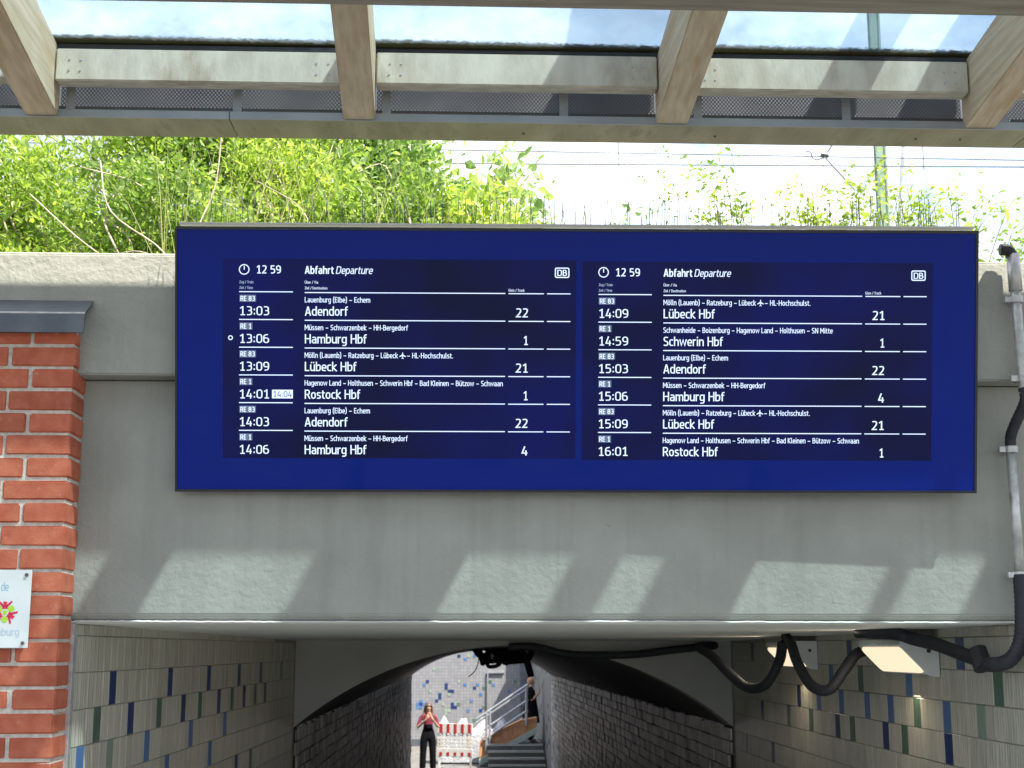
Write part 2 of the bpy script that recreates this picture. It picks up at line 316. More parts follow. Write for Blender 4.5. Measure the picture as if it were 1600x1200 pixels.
# ------------------------------------------------------------------ tiled side walls of the first bay
RZ = .1325
def tile_wall(name, label, xa, xb, side, acc, backlen):
    """one wall of upright combed tiles: xa at y=0, xb at y=6.05; side +1 faces +x, -1 faces -x"""
    t = thing(name, label, 'wall')
    ang = math.atan((xb-xa)/6.05)
    def P(y, z, o): return (xa+(xb-xa)*y/6.05 + side*o, y, z)
    mb = MB(); q = -side*.16
    mb.hexa([(xa+q, backlen, 0), (xa, backlen, 0), (xb, 6.05, 0), (xb+q, 6.05, 0), (xa+q, backlen, 3.098), (xa, backlen, 3.098), (xb, 6.05, 3.068), (xb+q, 6.05, 3.068)])
    mb.build('grout_bed', M['grout_l'], t)
    def tm(w_, h_, m, jit=0):
        b = MB(); b.box(0, .006, 0, w_, 0, h_) if side > 0 else b.box(-.006, 0, 0, w_, 0, h_)
        return b.mesh('tile', m, bevel=.0012, seg=1)
    wd = .104
    std = {k: tm(wd-.0035, RZ-.004, M[k]) for k in ('tile', 't_navy', 't_blue', 't_green', 't_pale')}
    top = tm(wd-.0035, .038, M['tile'])
    ncol = int(6.0/wd); named = 0; rest = MB()
    j0 = int(math.floor(backlen/wd)) if backlen < 0 else 0
    cells = []
    for r in range(-1, 23):
        for c in range(j0, ncol): cells.append((r, c))
    def size(rc):
        r, c = rc; y = c*wd; z = 3.05-RZ*(r+.5); d = y+5.25
        py = 1015+(3-z)*2219/d
        return (0 if py > 1200 else 1)*(1/d)
    cells.sort(key=size, reverse=True)
    for (r, c) in cells:
        z = 3.05-RZ*(r+1) + .002 if r >= 0 else 3.052
        y = c*wd; k = acc.get((r, c), 'tile')
        if r >= 0 and z < .05: continue
        if named < 285 and size((r, c)) > 0 or k != 'tile':
            o = link('tile', std[k] if r >= 0 else top, t, P(y, z, random.uniform(.0, .0012)), (0, 0, -ang if 1 else 0)); named += 1
        else:
            x0 = xa+(xb-xa)*y/6.05; h_ = RZ-.004 if r >= 0 else .016
            if r < 0: continue
            Mx = Matrix.Translation((x0, y, z)) @ Matrix.Rotation(-ang, 4, 'Z'); oo = random.uniform(.005, .0075)
            rest.box(*( (0, oo) if side > 0 else (-oo, 0)), 0, wd-.0035, 0, h_, Mx)
    o = rest.build('tile_field', M['tile'], t); o['kind'] = 'stuff'
    return t
LA = {(1, 5): 't_navy', (1, 15): 't_navy', (1, 24): 't_navy', (1, 33): 't_navy', (1, 41): 't_navy', (1, 50): 't_green', (2, 3): 't_green', (2, 8): 't_navy', (2, 13): 't_green', (2, 18): 't_navy', (2, 22): 't_green',
      (2, 27): 't_navy', (2, 31): 't_green', (2, 35): 't_navy', (2, 39): 't_green', (2, 43): 't_navy', (3, 11): 't_blue', (3, 20): 't_blue', (3, 29): 't_blue', (3, 5): 't_pale', (3, 1): 't_blue', (4, 7): 't_navy', (4, 15): 't_blue', (4, 25): 't_blue', (5, 33): 't_navy', (5, 38): 't_green'}
RA = {(1, 13): 't_blue', (2, 20): 't_blue', (2, 16): 't_blue', (2, 12): 't_green', (1, 2): 't_green', (2, 8): 't_blue', (2, 4): 't_pale', (3, 26): 't_navy', (3, 23): 't_green', (3, 17): 't_navy', (3, 14): 't_green', (3, 8): 't_navy', (2, 35): 't_navy', (3, 32): 't_green',
      (2, 30): 't_blue', (1, 27): 't_blue', (2, 25): 't_blue', (0, 23): 't_navy', (0, 6): 't_navy', (4, 5): 't_pale', (1, 21): 't_green', (0, 49): 't_navy', (5, 43): 't_navy', (5, 52): 't_green', (3, 38): 't_green', (3, 46): 't_navy'}
tile_wall('tiled_wall', 'cream combed tile wall with blue and green accents, left side of the underpass', -1.385, -1.257, 1, LA, 0)
tile_wall('tiled_wall', 'cream combed tile wall behind the two lit lamps, right side of the underpass', 2.082, 2.15, -1, RA, -.11)
# metal corner guard at the front edge of the left tiles
g = thing('corner_guard', 'shiny light grey metal corner strip between the brick pillar and the left tiles', 'corner guard')
mb = MB(); mb.box(-1.424, -1.383, -.012, -.004, 1.0, 3.092); mb.box(-1.383, -1.377, -.012, .03, 1.0, 3.092); mb.build('angle_profile', M['galv'], g, bevel=.0015)
for z in (3.02, 2.72, 2.42): MB().tube([(-1.404, -.018, z), (-1.404, -.010, z)], .006, 8).build('rivet', M['screw'], g)

# ------------------------------------------------------------------ inner arch facade, vault and brick lining
AX0, AX1, YA, YB = -1.257, 2.15, 6.05, 29.5
def arch(y, n=36, inset=0):
    k = (y-YA)/(YB-YA); xl = -1.257+k*.162; xr = 2.15+k*.116; zs = 2.41-.02*k; rise = .62-.04*k
    c = (xl+xr)/2; a = (xr-xl)/2; rr = (a*a+rise*rise)/(2*rise); a0 = math.asin(a/rr); zc = zs+rise-rr
    return [(c+rr*math.sin(-a0+2*a0*i/n), y, zc+rr*math.cos(-a0+2*a0*i/n)) for i in range(n+1)]
F = thing('arch_facade', 'plain grey plastered wall around the low arch inside the underpass', 'wall')
bm = bmesh.new(); a = arch(YA)
v1 = [bm.verts.new(p) for p in a]; v2 = [bm.verts.new((p[0], YA, 3.069)) for p in a]; v3 = [bm.verts.new((p[0], YA+.3, p[2])) for p in a]
for i in range(36): bm.faces.new([v1[i], v1[i+1], v2[i+1], v2[i]]); bm.faces.new([v3[i], v3[i+1], v1[i+1], v1[i]])
me = bpy.data.meshes.new('arch_front'); bm.to_mesh(me); bm.free(); me.materials.append(M['facade']); link('arch_front', me, F)
MB().box(-2.6, 3.6, YA+.3, YA+.5, 3.07, 4.2).build('backing', M['facade'], F)
V = thing('brick_vault', 'dark low vaulted tunnel with glazed brick side walls leading to daylight', 'tunnel')
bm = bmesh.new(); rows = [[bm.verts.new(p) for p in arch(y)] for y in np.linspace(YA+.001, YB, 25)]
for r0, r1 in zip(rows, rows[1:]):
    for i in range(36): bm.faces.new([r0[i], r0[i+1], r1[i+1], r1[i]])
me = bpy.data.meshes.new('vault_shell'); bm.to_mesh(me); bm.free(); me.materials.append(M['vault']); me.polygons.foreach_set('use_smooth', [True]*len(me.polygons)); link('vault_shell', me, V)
for side in (1, -1):
    mb = MB(); bd = MB(); bd.name = ''
    xs0, xs1 = (-1.257, -1.095) if side > 0 else (2.15, 2.266)
    y = YA+.01
    zt0 = 2.41
    r = 0; z = 2.395
    while z > .02:
        h = .105; y = YA+.01+(0 if r % 2 else -.0)+random.uniform(0, .12)
        while y < YB-.02:
            wdt = random.choice([.24, .24, .24, .12]); y2 = min(y+wdt, YB)
            xx = xs0+(xs1-xs0)*(y-YA)/(YB-YA); o = random.uniform(.004, .022)
            mb.box(*((xx-.02, xx+o) if side > 0 else (xx-o, xx+.02)), y, y2-.012, z-h+.012, z+(random.uniform(-.012, .012) if r == 0 else 0))
            y = y2
        z -= h; r += 1
    o = mb.build('brick_lining', M['stone'], V); o['kind'] = 'stuff'
    q = -side
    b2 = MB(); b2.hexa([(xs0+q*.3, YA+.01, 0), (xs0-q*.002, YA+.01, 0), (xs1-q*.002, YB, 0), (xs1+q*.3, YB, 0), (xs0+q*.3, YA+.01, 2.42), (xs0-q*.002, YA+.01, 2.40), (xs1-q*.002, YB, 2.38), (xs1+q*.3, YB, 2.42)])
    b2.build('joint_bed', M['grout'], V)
# head wall of the far exit, above the vault
bm = bmesh.new(); a = arch(YB); v1 = [bm.verts.new(p) for p in a]; v2 = [bm.verts.new((p[0], YB, 3.45)) for p in a]
for i in range(36): bm.faces.new([v1[i], v1[i+1], v2[i+1], v2[i]])
me = bpy.data.meshes.new('exit_head'); bm.to_mesh(me); bm.free(); me.materials.append(M['facade']); link('exit_head', me, V)

# ------------------------------------------------------------------ far end: yard beyond the tunnel
bw = thing('mosaic_wall', 'pale gridded tile wall with scattered blue squares beyond the tunnel', 'wall')
MG = mat('pale_tile_far', (.56, .57, .60), (.64, .65, .68), 3, .5)
t = MG.node_tree; p = t.nodes['Principled BSDF']; bt = N(t, 'ShaderNodeTexBrick'); bt.offset = 0; bt.inputs['Scale'].default_value = 1; bt.inputs['Brick Width'].default_value = .1; bt.inputs['Row Height'].default_value = .1; bt.inputs['Mortar Size'].default_value = .006
bt.inputs['Color1'].default_value = (.20, .205, .22, 1); bt.inputs['Color2'].default_value = (.245, .25, .27, 1); bt.inputs['Mortar'].default_value = (.15, .155, .17, 1)
tcn = N(t, 'ShaderNodeTexCoord'); mpn = N(t, 'ShaderNodeMapping'); mpn.inputs['Rotation'].default_value = (R(90), 0, 0); t.links.new(tcn.outputs['Object'], mpn.inputs[0]); t.links.new(mpn.outputs[0], bt.inputs['Vector']); t.links.new(bt.outputs[0], p.inputs['Base Color'])
MB().box(-9, 2.0, 41, 41.3, .0, 6).build('tiled_panel', MG, bw)
MB().box(-9, 2.0, 40.97, 41, 0, .22).build('base_strip', M['zinc'], bw)
sq = {k: MB().box(0, .094, -.008, 0, 0, .094).mesh('tile', M[k]) for k in ('t_navy', 't_blue', 't_pale', 't_green')}
far = [(665,1061,'t_navy'),(659,1067,'t_blue'),(670,1078,'t_pale'),(691,1067,'t_navy'),(691,1071,'t_navy'),(697,1077,'t_navy'),(702,1077,'t_navy'),(697,1082,'t_pale'),(681,1083,'t_navy'),(681,1088,'t_navy'),(676,1089,'t_navy'),
 (702,1096,'t_navy'),(702,1101,'t_navy'),(707,1101,'t_navy'),(713,1095,'t_green'),(692,1105,'t_pale'),(692,1110,'t_pale'),(697,1107,'t_pale'),(686,1095,'t_pale'),(713,1060,'t_pale'),(718,1066,'t_blue'),(734,1072,'t_navy'),(739,1066,'t_blue'),
 (754,1054,'t_navy'),(759,1060,'t_green'),(765,1066,'t_blue'),(749,1072,'t_green'),(728,1089,'t_blue'),(744,1083,'t_blue'),(723,1106,'t_blue'),(744,1106,'t_navy'),(749,1100,'t_green'),(795,1060,'t_green'),(785,1075,'t_blue'),(799,1077,'t_navy'),(804,1071,'t_green'),
 (648,1095,'t_blue'),(653,1095,'t_navy'),(653,1090,'t_blue'),(659,1096,'t_blue'),(653,1101,'t_blue'),(648,1101,'t_blue'),(664,1095,'t_navy'),(713,1026,'t_navy'),(718,1030,'t_blue'),(734,1025,'t_blue'),(723,1025,'t_pale'),(755,1036,'t_blue'),(645,1155,'t_pale'),(734,1118,'t_green'),(650,1130,'t_pale'),(672,1045,'t_pale')]
for px, py, k in far:
    x = round((( px-718.)/47.4+.15)*10)/10; z = round((3.0-(py-1015)/47.2)*10)/10
    link('tile', sq[k], bw, (x+.003, 40.998, z-.047))
# a pale doorway shape and slim posts on that wall
MB().box(.95, .99, 40.93, 41, .9, 2.3).build('trim', M['rail'], bw); MB().box(.99, 1.5, 40.93, 41, 2.26, 2.3).build('trim', M['rail'], bw)
dc = thing('dark_column', 'dark grey column between the pale mosaic wall and the right tiles', 'column')
MB().box(2.0, 2.5, 40.6, 41.2, 0, 4.5).build('shaft', M['zinc'], dc, bevel=.01)
rw = thing('tiled_pier', 'light grey tiled pier with a few blue tiles right of the tunnel exit', 'wall')
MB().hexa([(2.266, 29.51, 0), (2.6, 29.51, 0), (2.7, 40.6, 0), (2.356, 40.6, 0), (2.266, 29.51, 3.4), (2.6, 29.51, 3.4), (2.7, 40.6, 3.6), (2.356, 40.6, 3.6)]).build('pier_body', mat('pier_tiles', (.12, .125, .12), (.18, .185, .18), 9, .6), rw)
nv = {k: MB().box(-.012, 0, 0, .1, 0, .13).mesh('tile', M[k]) for k in ('t_navy', 't_green')}
for i in range(34):
    y = random.uniform(30, 40.3); link('tile', nv[random.choice(['t_navy', 't_green', 't_navy'])], rw, (2.266+(y-29.51)*.0081, y, round(random.uniform(.3, 2.6)/.14)*.14))
for sgn in (1,):
    lw = thing('side_screen', 'dark return wall at the left edge of the tunnel exit', 'wall')
    MB().box(-6, -1.1, 29.5, 29.7, 0, 3.45).build('panel', M['facade'], lw)

# stairs with nosings, side ramp and railing
st = thing('yard_stairs', 'dark stone steps with pale nosings rising beyond the tunnel', 'stairs')
for k in range(4):
    y = 31.5+.42*k; z = .145*(k+1)
    MB().box(.80, 2.24, y, y+.42 if k < 3 else y+3.5, .001 if k == 0 else z-.145, z).build('step', M['stair'], st)
    MB().box(.80, 2.24, y-.006, y+.05, z-.045, z+.004).build('nosing', M['nose'], st)
rp = thing('ramp_wall', 'sloping clay coloured ramp flank with pale green base beside the stairs', 'ramp')
mb = MB(); mb.prism([(.60, .02), (2.1, .90), (2.1, 1.25), (1.66, 1.17), (.72, .74), (.60, .60)], 'y', 33.0, 33.5); mb.build('flank', M['clay'], rp)
mb = MB(); mb.prism([(.58, .02), (2.1, .86), (2.1, 1.0), (.58, .19)], 'y', 32.9, 32.998); mb.build('base_band', M['teal'], rp)
rl = thing('handrail', 'grey tubular railing climbing to the right over the ramp', 'railing')
rz = lambda x, z0: z0+(x-.77)*.66
for x in (.77, .86, 1.82): MB().tube([(x, 32.95, .4 if x < 1 else rz(x, .35)), (x, 32.95, rz(x, 1.36))], .035, 8).build('post', M['rail'], rl)
for z0 in (1.38, 1.28, .98, .72): MB().tube([(.70 if z0 < 1.2 else .5, 32.95, rz(.70 if z0 < 1.2 else .5, z0)), (1.86, 32.95, rz(1.86, z0))], .028, 8).build('rail', M['rail'], rl)
hp = thing('sheeting', 'crumpled white plastic sheeting heaped behind the red and white barrier', 'sheeting')
bm = bmesh.new(); nx = 30; g = []
for j in range(9):
    row = []
    for i in range(nx+1):
        x = -.5+2.3*i/nx; h = .98+.18*math.sin(i*.9)*(j/8)+random.uniform(-.05, .06)
        row.append(bm.verts.new((x, 33.75+j*.12, .05 if j == 0 else h*min(1, .72+j*.06)+(random.uniform(0, .06) if j == 8 else 0))))
    g.append(row)
for a, b in zip(g, g[1:]):
    for i in range(nx): bm.faces.new([a[i], a[i+1], b[i+1], b[i]])
me = bpy.data.meshes.new('sheet'); bm.to_mesh(me); bm.free(); me.materials.append(M['tarp']); link('sheet', me, hp)
for x in (-.45, .3, 1.1): MB().box(x, x+.05, 33.8, 34.7, 0, .7).build('batten', M['twig'], hp)
br = thing('barrier', 'red and white construction barrier standing behind the woman in the tunnel exit', 'barrier', (-.05, 31.5, 0), (0, 0, R(-20)))
MB().box(-.47, .47, -.02, .02, .92, 1.17).build('top_board', M['white2'], br, bevel=.008)
MB().box(-.47, .47, -.02, .02, .36, .56).build('bottom_board', M['white2'], br, bevel=.008)
for k in range(5):
    x = -.40+.19*k
    MB().box(x, min(x+.075, .465), -.026, -.021, .93, 1.16).build('red_stripe', M['red2'], br); MB().box(x, min(x+.07, .465), -.026, -.021, .385, .47).build('red_stripe', M['red2'], br)
for z in (.60, .69, .78, .87): MB().box(-.46, .46, -.012, .012, z, z+.025).build('bar', M['white2'], br)
for k in range(9): x = -.45+.11*k; MB().box(x-.02, x+.02, -.010, .010, .55, .93).build('bar', M['white2'], br)
for x in (-.42, .42): MB().box(x-.03, x+.03, -.25, .25, 0, .06).build('foot', M['black'], br); MB().box(x-.025, x+.025, -.015, .015, .05, .38).build('leg', M['white2'], br)

# ------------------------------------------------------------------ brick pillar with coping
PX, PY = -1.388, -.17
pl = thing('brick_pillar', 'red brick pillar with pale mortar joints and a zinc coping at the left', 'pillar')
MB().box(-3.2, PX-.007, PY+.008, -.002, 1.0, 4.128).build('mortar_core', M['mortar'], pl)
bm_full = [MB().box(0, .226, 0, .165, 0, .0685).mesh('brick', M['brick'], bevel=b, seg=2) for b in (.003, .004, .0055)]
for me in bm_full:
    for v in me.vertices: v.co += Vector([random.uniform(-.0012, .0012) for _ in range(3)])
bm_half = [MB().box(0, .150, 0, .165, 0, .0685).mesh('brick', M['brick'], bevel=b, seg=2) for b in (.003, .005)]
z = 4.128-.0685+.028; r = 0
while z > 1.2:
    x = PX; k = 0
    while x > -3.0:
        L = .150 if (r % 2 == 0 and k == 0) else .226
        h = max(0, min(.0685, 4.128-z))
        o = link('brick', random.choice(bm_half if L < .2 else bm_full), pl, (x-L+random.uniform(-.002, .002), PY+random.uniform(-.0015, .002), z+random.uniform(-.001, .001)), (0, 0, random.uniform(-.004, .004)))
        if h < .0685: o.scale.z = h/.0685
        x -= L+.0125; k += 1
    z -= .0808; r += 1
mb = MB(); mb.prism([(-.225, 4.118), (-.225, 4.186), (-.218, 4.192), (.0-.113, 4.262), (.0-.113, 4.245), (-.213, 4.180), (-.213, 4.118)], 'x', -3.2, -1.348)
mb.build('coping', M['zinc'], pl)
MB().tube([(-3.2, -.2215, 4.189), (-1.347, -.2215, 4.189)], .004, 6).build('coping_bead', M['galv'], pl)
mb = MB(); mb.prism([(-.213, 4.13), (-.213, 4.18), (-.113, 4.243), (-.113, 4.13)], 'x', -3.2, -1.395); mb.build('coping_filler', M['mortar'], pl)

# plaque on the pillar
pq = thing('plaque', 'white square plaque with a red and green round emblem screwed to the brick pillar', 'sign', (-1.62, -.195, 3.139), (0, 0, 0))
MB().box(-.135, .135, -.005, .0, -.134, .134).build('plate', M['white'], pq, bevel=.0015)
for sx in (-.118, .118):
    for sz in (-.117, .117):
        MB().tube([(sx, .024, sz), (sx, -.006, sz)], .004, 8).build('spacer', M['galv'], pq)
        MB().tube([(sx, -.005, sz), (sx, -.011, sz)], .0062, 12).build('screw', M['screw'], pq)

# ------------------------------------------------------------------ text helper
# condensed sans lettering drawn as ribbons; cap height 10 units, a third value 0 marks a sharp corner
def _pts(t): return [tuple(float(v) for v in p.split(',')) for p in t.split()]
GL = {}
def G(ch, adv, *strokes): GL[ch] = (adv, [(_pts(t.lstrip('o')), t[0] == 'o') for t in strokes])
BOWL = 'o.75,.65 .75,6.6 4.25,6.6 4.25,.65'
G('A', 6, '.55,0 2.7,9.35,0 3.1,9.35,0 5.25,0', '1.4,2.9 4.4,2.9'); G('B', 5.6, '.8,5.2,0 .8,9.35,0 4.3,9.35 4.3,5.2 .8,5.2,0', '.8,5.2,0 .8,.65,0 4.8,.65 4.8,5.2 2,5.2,0')
G('D', 6.1, 'o.8,.65,0 .8,9.35,0 5.2,9.35 5.2,.65'); G('E', 5, '4.5,9.35 .8,9.35,0 .8,.65,0 4.6,.65', '.8,5.1 4.1,5.1'); G('F', 4.8, '4.5,9.35 .8,9.35,0 .8,0', '.8,5 4.1,5')
G('G', 5.8, '4.9,8.9 4.2,9.35 .8,9.35 .8,.65 4.9,.65,0 4.9,4.9,0 3.1,4.9'); G('H', 6.1, '.8,0 .8,10', '5.2,0 5.2,10', '.8,5.1 5.2,5.1'); G('K', 5.7, '.8,0 .8,10', '5.1,10 1.4,5,0 5.3,0')
G('L', 4.7, '.8,10 .8,.65,0 4.5,.65'); G('M', 7.3, '.8,0 .8,9.3,0 1.1,9.3,0 3.65,3.4,0 6.2,9.3,0 6.5,9.3,0 6.5,0'); G('N', 6.2, '.8,0 .8,9.3,0 1.2,9.3,0 4.9,.7,0 5.3,.7,0 5.3,10')
G('R', 5.7, '.8,0 .8,9.35,0 4.6,9.35 4.6,4.7 .8,4.7,0', '2.9,4.7 5.1,0'); G('S', 5.2, '4.4,8.9 3.8,9.35 .8,9.35 .8,5.4 4.4,4.6 4.4,.65 1,.65 .5,1.1'); G('T', 5, '.2,9.35 4.8,9.35', '2.5,9.35 2.5,0')
G('U', 6, '.8,10 .8,.65 5.1,.65 5.1,10'); G('V', 5.6, '.5,10 2.8,.5,0 5.1,10'); G('Z', 5, '.5,9.35 4.3,9.35,0 .7,.65,0 4.6,.65')
G('a', 5, '.9,6.3 1.3,6.6 4.1,6.6 4.1,0', '4.1,4 .75,4 .75,.65 3.2,.65 4.1,1.5,0'); G('b', 5.1, '.75,10.2 .75,.65,0 4.35,.65 4.35,6.6 2,6.6 .8,5.5,0'); G('c', 4.3, '4,6.4 3.6,6.6 .75,6.6 .75,.65 3.7,.65 4,.85')
G('d', 5.1, '4.3,10.2 4.3,.65,0 .75,.65 .75,6.6 3.2,6.6 4.3,5.9,0'); G('e', 4.9, '.9,3.5,0 4.2,3.5,0 4.2,6.6 .75,6.6 .75,.65 3.7,.65 4.1,.9'); G('f', 3.4, '3.4,9.5 1.3,9.5 1.3,0', '.2,6.6 3.1,6.6')
G('g', 5.1, '4.3,5.9,0 3.2,6.6 .75,6.6 .75,.9 3.2,.9 4.3,1.8,0', '4.3,7.2 4.3,-2.1 1.3,-2.1 .9,-1.9'); G('h', 5.1, '.75,0 .75,10.2', '.75,5.2 2,6.6 4.3,6.6 4.3,0'); G('i', 1.9, '.95,0 .95,7.2', '.95,8.7 .95,10')
G('k', 4.8, '.75,0 .75,10.2', '4.3,7.2 1.2,3.8,0 4.6,0'); G('l', 2.4, '.8,10.2 .8,.65 2.2,.65'); G('m', 7.7, '.75,0 .75,7.2', '.75,5.4 1.7,6.6 3.85,6.6 3.85,0', '3.85,5.4 4.8,6.6 6.95,6.6 6.95,0')
G('n', 5.1, '.75,0 .75,7.2', '.75,5.2 2,6.6 4.3,6.6 4.3,0'); G('o', 5.1, BOWL); G('p', 5.1, '.75,-2.6 .75,6.6,0 4.35,6.6 4.35,.65 2,.65 .8,1.5,0'); G('r', 3.5, '.75,0 .75,7.2', '.75,5.2 1.7,6.6 3.4,6.6')
G('s', 4.4, '3.8,6.3 3.2,6.6 .75,6.6 .75,4 3.7,3.3 3.7,.65 1,.65 .5,.95'); G('t', 3.5, '1.3,9 1.3,.65 3.3,.65', '.2,6.6 3.2,6.6'); G('u', 5.1, '.75,7.2 .75,.65 3.1,.65 4.3,1.8,0', '4.3,7.2 4.3,0')
G('w', 7.3, '.5,7.2 2,.6,0 3.65,6.6,0 5.3,.6,0 6.8,7.2'); G('z', 4.2, '.5,6.6 3.6,6.6,0 .6,.65,0 3.8,.65')
G('ü', 5.1, '.75,7.2 .75,.65 3.1,.65 4.3,1.8,0', '4.3,7.2 4.3,0', '1.5,8.6 1.5,9.9', '3.5,8.6 3.5,9.9'); G('ö', 5.1, BOWL, '1.5,8.6 1.5,9.9', '3.5,8.6 3.5,9.9'); G('Ü', 6, '.8,10 .8,.65 5.1,.65 5.1,10', '2,11.2 2,12.3', '3.9,11.2 3.9,12.3')
G('0', 5.6, 'o.8,.65 .8,9.35 4.8,9.35 4.8,.65'); G('1', 5.6, '.9,7.6 3,9.4,0 3.1,9.4,0 3.1,.0', '1.2,.6 5,.6'); G('2', 5.6, '.8,8.8 1.4,9.35 4.5,9.35 4.5,5.8 .9,.65,0 4.9,.65'); G('3', 5.6, '.8,9.35 4.5,9.35 4.5,5.2 2,5.2,0', '2.8,5.2,0 4.7,5.2 4.7,.65 .7,.65')
G('4', 5.6, '2.9,10 .8,2.6,0 5.1,2.6', '3.9,5.6 3.9,0'); G('5', 5.6, '4.5,9.35 1.1,9.35,0 1,5.5,0 4.7,5.7 4.7,.65 .8,.65'); G('6', 5.6, '4.2,9.35 .8,8.8 .8,.65 4.8,.65 4.8,5.6 1,5.6'); G('8', 5.6, 'o1,5.2 1,9.35 4.6,9.35 4.6,5.2', 'o.8,.65 .8,5.2 4.8,5.2 4.8,.65'); G('9', 5.6, '1.4,.65 4.8,1.2 4.8,9.35 .8,9.35 .8,4.4 4.6,4.4')
G(':', 2.4, '1.2,1 1.2,2.6', '1.2,5.6 1.2,7.2'); G('.', 2, '1,0 1,1.4'); G('–', 5.8, '.6,3.9 5.2,3.9'); G('-', 3.2, '.4,3.9 2.8,3.9'); G('/', 4, '.5,-.6 3.5,10.3'); G('(', 3, '2.6,11 1,8.6 1,.8 2.6,-1.6'); G(')', 3, '.4,11 2,8.6 2,.8 .4,-1.6'); G(' ', 2.6)
def _round(P, closed, rad=2.5):
    o = []; n = len(P)
    for i, p in enumerate(P):
        if (not closed and i in (0, n-1)) or (len(p) > 2 and p[2] == 0): o.append((p[0], p[1])); continue
        a, b = P[i-1], P[(i+1) % n]; A = Vector((a[0]-p[0], a[1]-p[1])); B = Vector((b[0]-p[0], b[1]-p[1])); c = Vector(p[:2])
        da = min(rad, A.length*.5); db = min(rad, B.length*.5); s0 = c+A.normalized()*da; s1 = c+B.normalized()*db
        for k in range(5): t_ = k/4; q = s0*(1-t_)**2+c*2*t_*(1-t_)*.93+c*.07*2*t_*(1-t_)+s1*t_*t_; o.append((q.x, q.y))
    return o
def text_mesh(body, width, cap, bold=0, shear=0):
    wd_ = (1.02+bold*22)*.5; V = []; Fc = []; x = 0; si = 0
    for ch in body:
        adv, st_ = GL[ch]
        for P, closed in st_:
            Q = [Vector(q) for q in _round(P, closed)]; n = len(Q); L_, R_ = [], []
            for i in range(n):
                a = Q[i-1] if (closed or i > 0) else Q[i]; b = Q[(i+1) % n] if (closed or i < n-1) else Q[i]; c = Q[i]
                d1 = (c-a).normalized() if (c-a).length > 1e-6 else (b-c).normalized(); d2 = (b-c).normalized() if (b-c).length > 1e-6 else d1
                n1 = Vector((-d1.y, d1.x)); n2 = Vector((-d2.y, d2.x)); m_ = (n1+n2); m_ = m_.normalized() if m_.length > 1e-4 else n1
                k = wd_/max(.45, m_.dot(n1)); L_.append(c+m_*k); R_.append(c-m_*k)
            i0 = len(V); y = -.00002*(si % 3); si += 1
            for l, r_ in zip(L_, R_): V += [(l.x+x, y, l.y), (r_.x+x, y, r_.y)]
            for i in range(n if closed else n-1): j = (i+1) % n; Fc.append((i0+2*i, i0+2*i+1, i0+2*j+1, i0+2*j))
        x += adv+.25+bold*16
    x0 = min(v[0] for v in V); x1 = max(v[0] for v in V); sx = width/(x1-x0)
    V = [((v[0]-x0)*sx+shear*v[2]/10*cap*.9, v[1], v[2]/10*cap) for v in V]
    me = bpy.data.meshes.new('lettering'); me.from_pydata(V, [], Fc); return me

pt = emis('print', (1, 1, 1), 0); M['ink_blue'] = mat('pale_blue_print', (.30, .48, .62)); M['ink_red'] = mat('crimson_print', (.62, .02, .07)); M['ink_green'] = mat('lime_print', (.38, .60, .04)); M['ink_grey'] = mat('faint_print', (.42, .52, .60))
def ptext(b, x1, z, wd, cap, m):
    me = text_mesh(b, wd, cap); me.materials.append(m); link('lettering', me, pq, (x1-wd, -.0056, z))
ptext('de', .058, .062, .026, .030, M['ink_blue']); ptext('nburg', .104, -.092, .078, .027, M['ink_grey'])
em = []
ex, ezz = .05, -.012
for k in range(3):
    a = R(90+120*k); mb = MB()
    # little red figure: body and spread arms, with a lime leaf between neighbours
    def q(rad, off): return (ex+rad*math.cos(a)-off*math.sin(a), -.0058, ezz+rad*math.sin(a)+off*math.cos(a))
    mb.poly([q(.036, -.007), q(.038, .007), q(.026, .005), q(.012, .011), q(.012, -.011), q(.026, -.005)])
    mb.poly([q(.024, .003), q(.040, .020), q(.036, .026), q(.017, .008)]); mb.poly([q(.024, -.003), q(.017, -.008), q(.036, -.026), q(.040, -.020)])
    mb.build('emblem_figure', M['ink_red'], pq)
    a = R(90+60+120*k); mb = MB()
    mb.poly([q(.010, 0), q(.022, -.012), q(.034, -.008), q(.037, 0), q(.034, .008), q(.022, .012)]); mb.build('emblem_leaf', M['ink_green'], pq)
mb = MB(); mb.poly([(ex+.008*math.cos(R(30*k)), -.0062, ezz+.008*math.sin(R(30*k))) for k in range(12)]); mb.build('emblem_dot', M['ink_green'], pq)

# ------------------------------------------------------------------ departure board
W, H = 2.932, .963; s = W/1253.0
DB = thing('departure_board', 'long dark blue station departure board with two lit screens', 'departure board', (.434, -.182, 4.037), (R(11.36), 0, R(-1.05)))
mb = MB(); mb.box(-W/2, W/2, .006, .036, -H/2, H/2); mb.build('housing', M['frame'], DB, bevel=.004)
for b in ((-W/2, W/2, -.004, .0055, -H/2, -H/2+.009), (-W/2, W/2, -.004, .0055, H/2-.011, H/2), (-W/2, -W/2+.007, -.004, .0055, -H/2+.009, H/2-.011), (W/2-.009, W/2, -.004, .0055, -H/2+.009, H/2-.011)):
    MB().box(*b).build('frame_bar', M['frame'], DB)
def board_glass(name, c, em_, rough=.04):
    m, t, p = base(name, rough); p.inputs['Base Color'].default_value = (*c, 1); p.inputs['Specular IOR Level'].default_value = .15
    p.inputs['Emission Color'].default_value = (*em_, 1); p.inputs['Emission Strength'].default_value = 1
    return m
M['blue'] = board_glass('blue_glass', (.0002, .017, .24), (0, 0, 0), .05); M['lcd'] = None
m, t, p = base('lcd_blue', .10, 0, .15); M['lcd'] = m; p.inputs['Base Color'].default_value = (.001, .002, .012, 1)
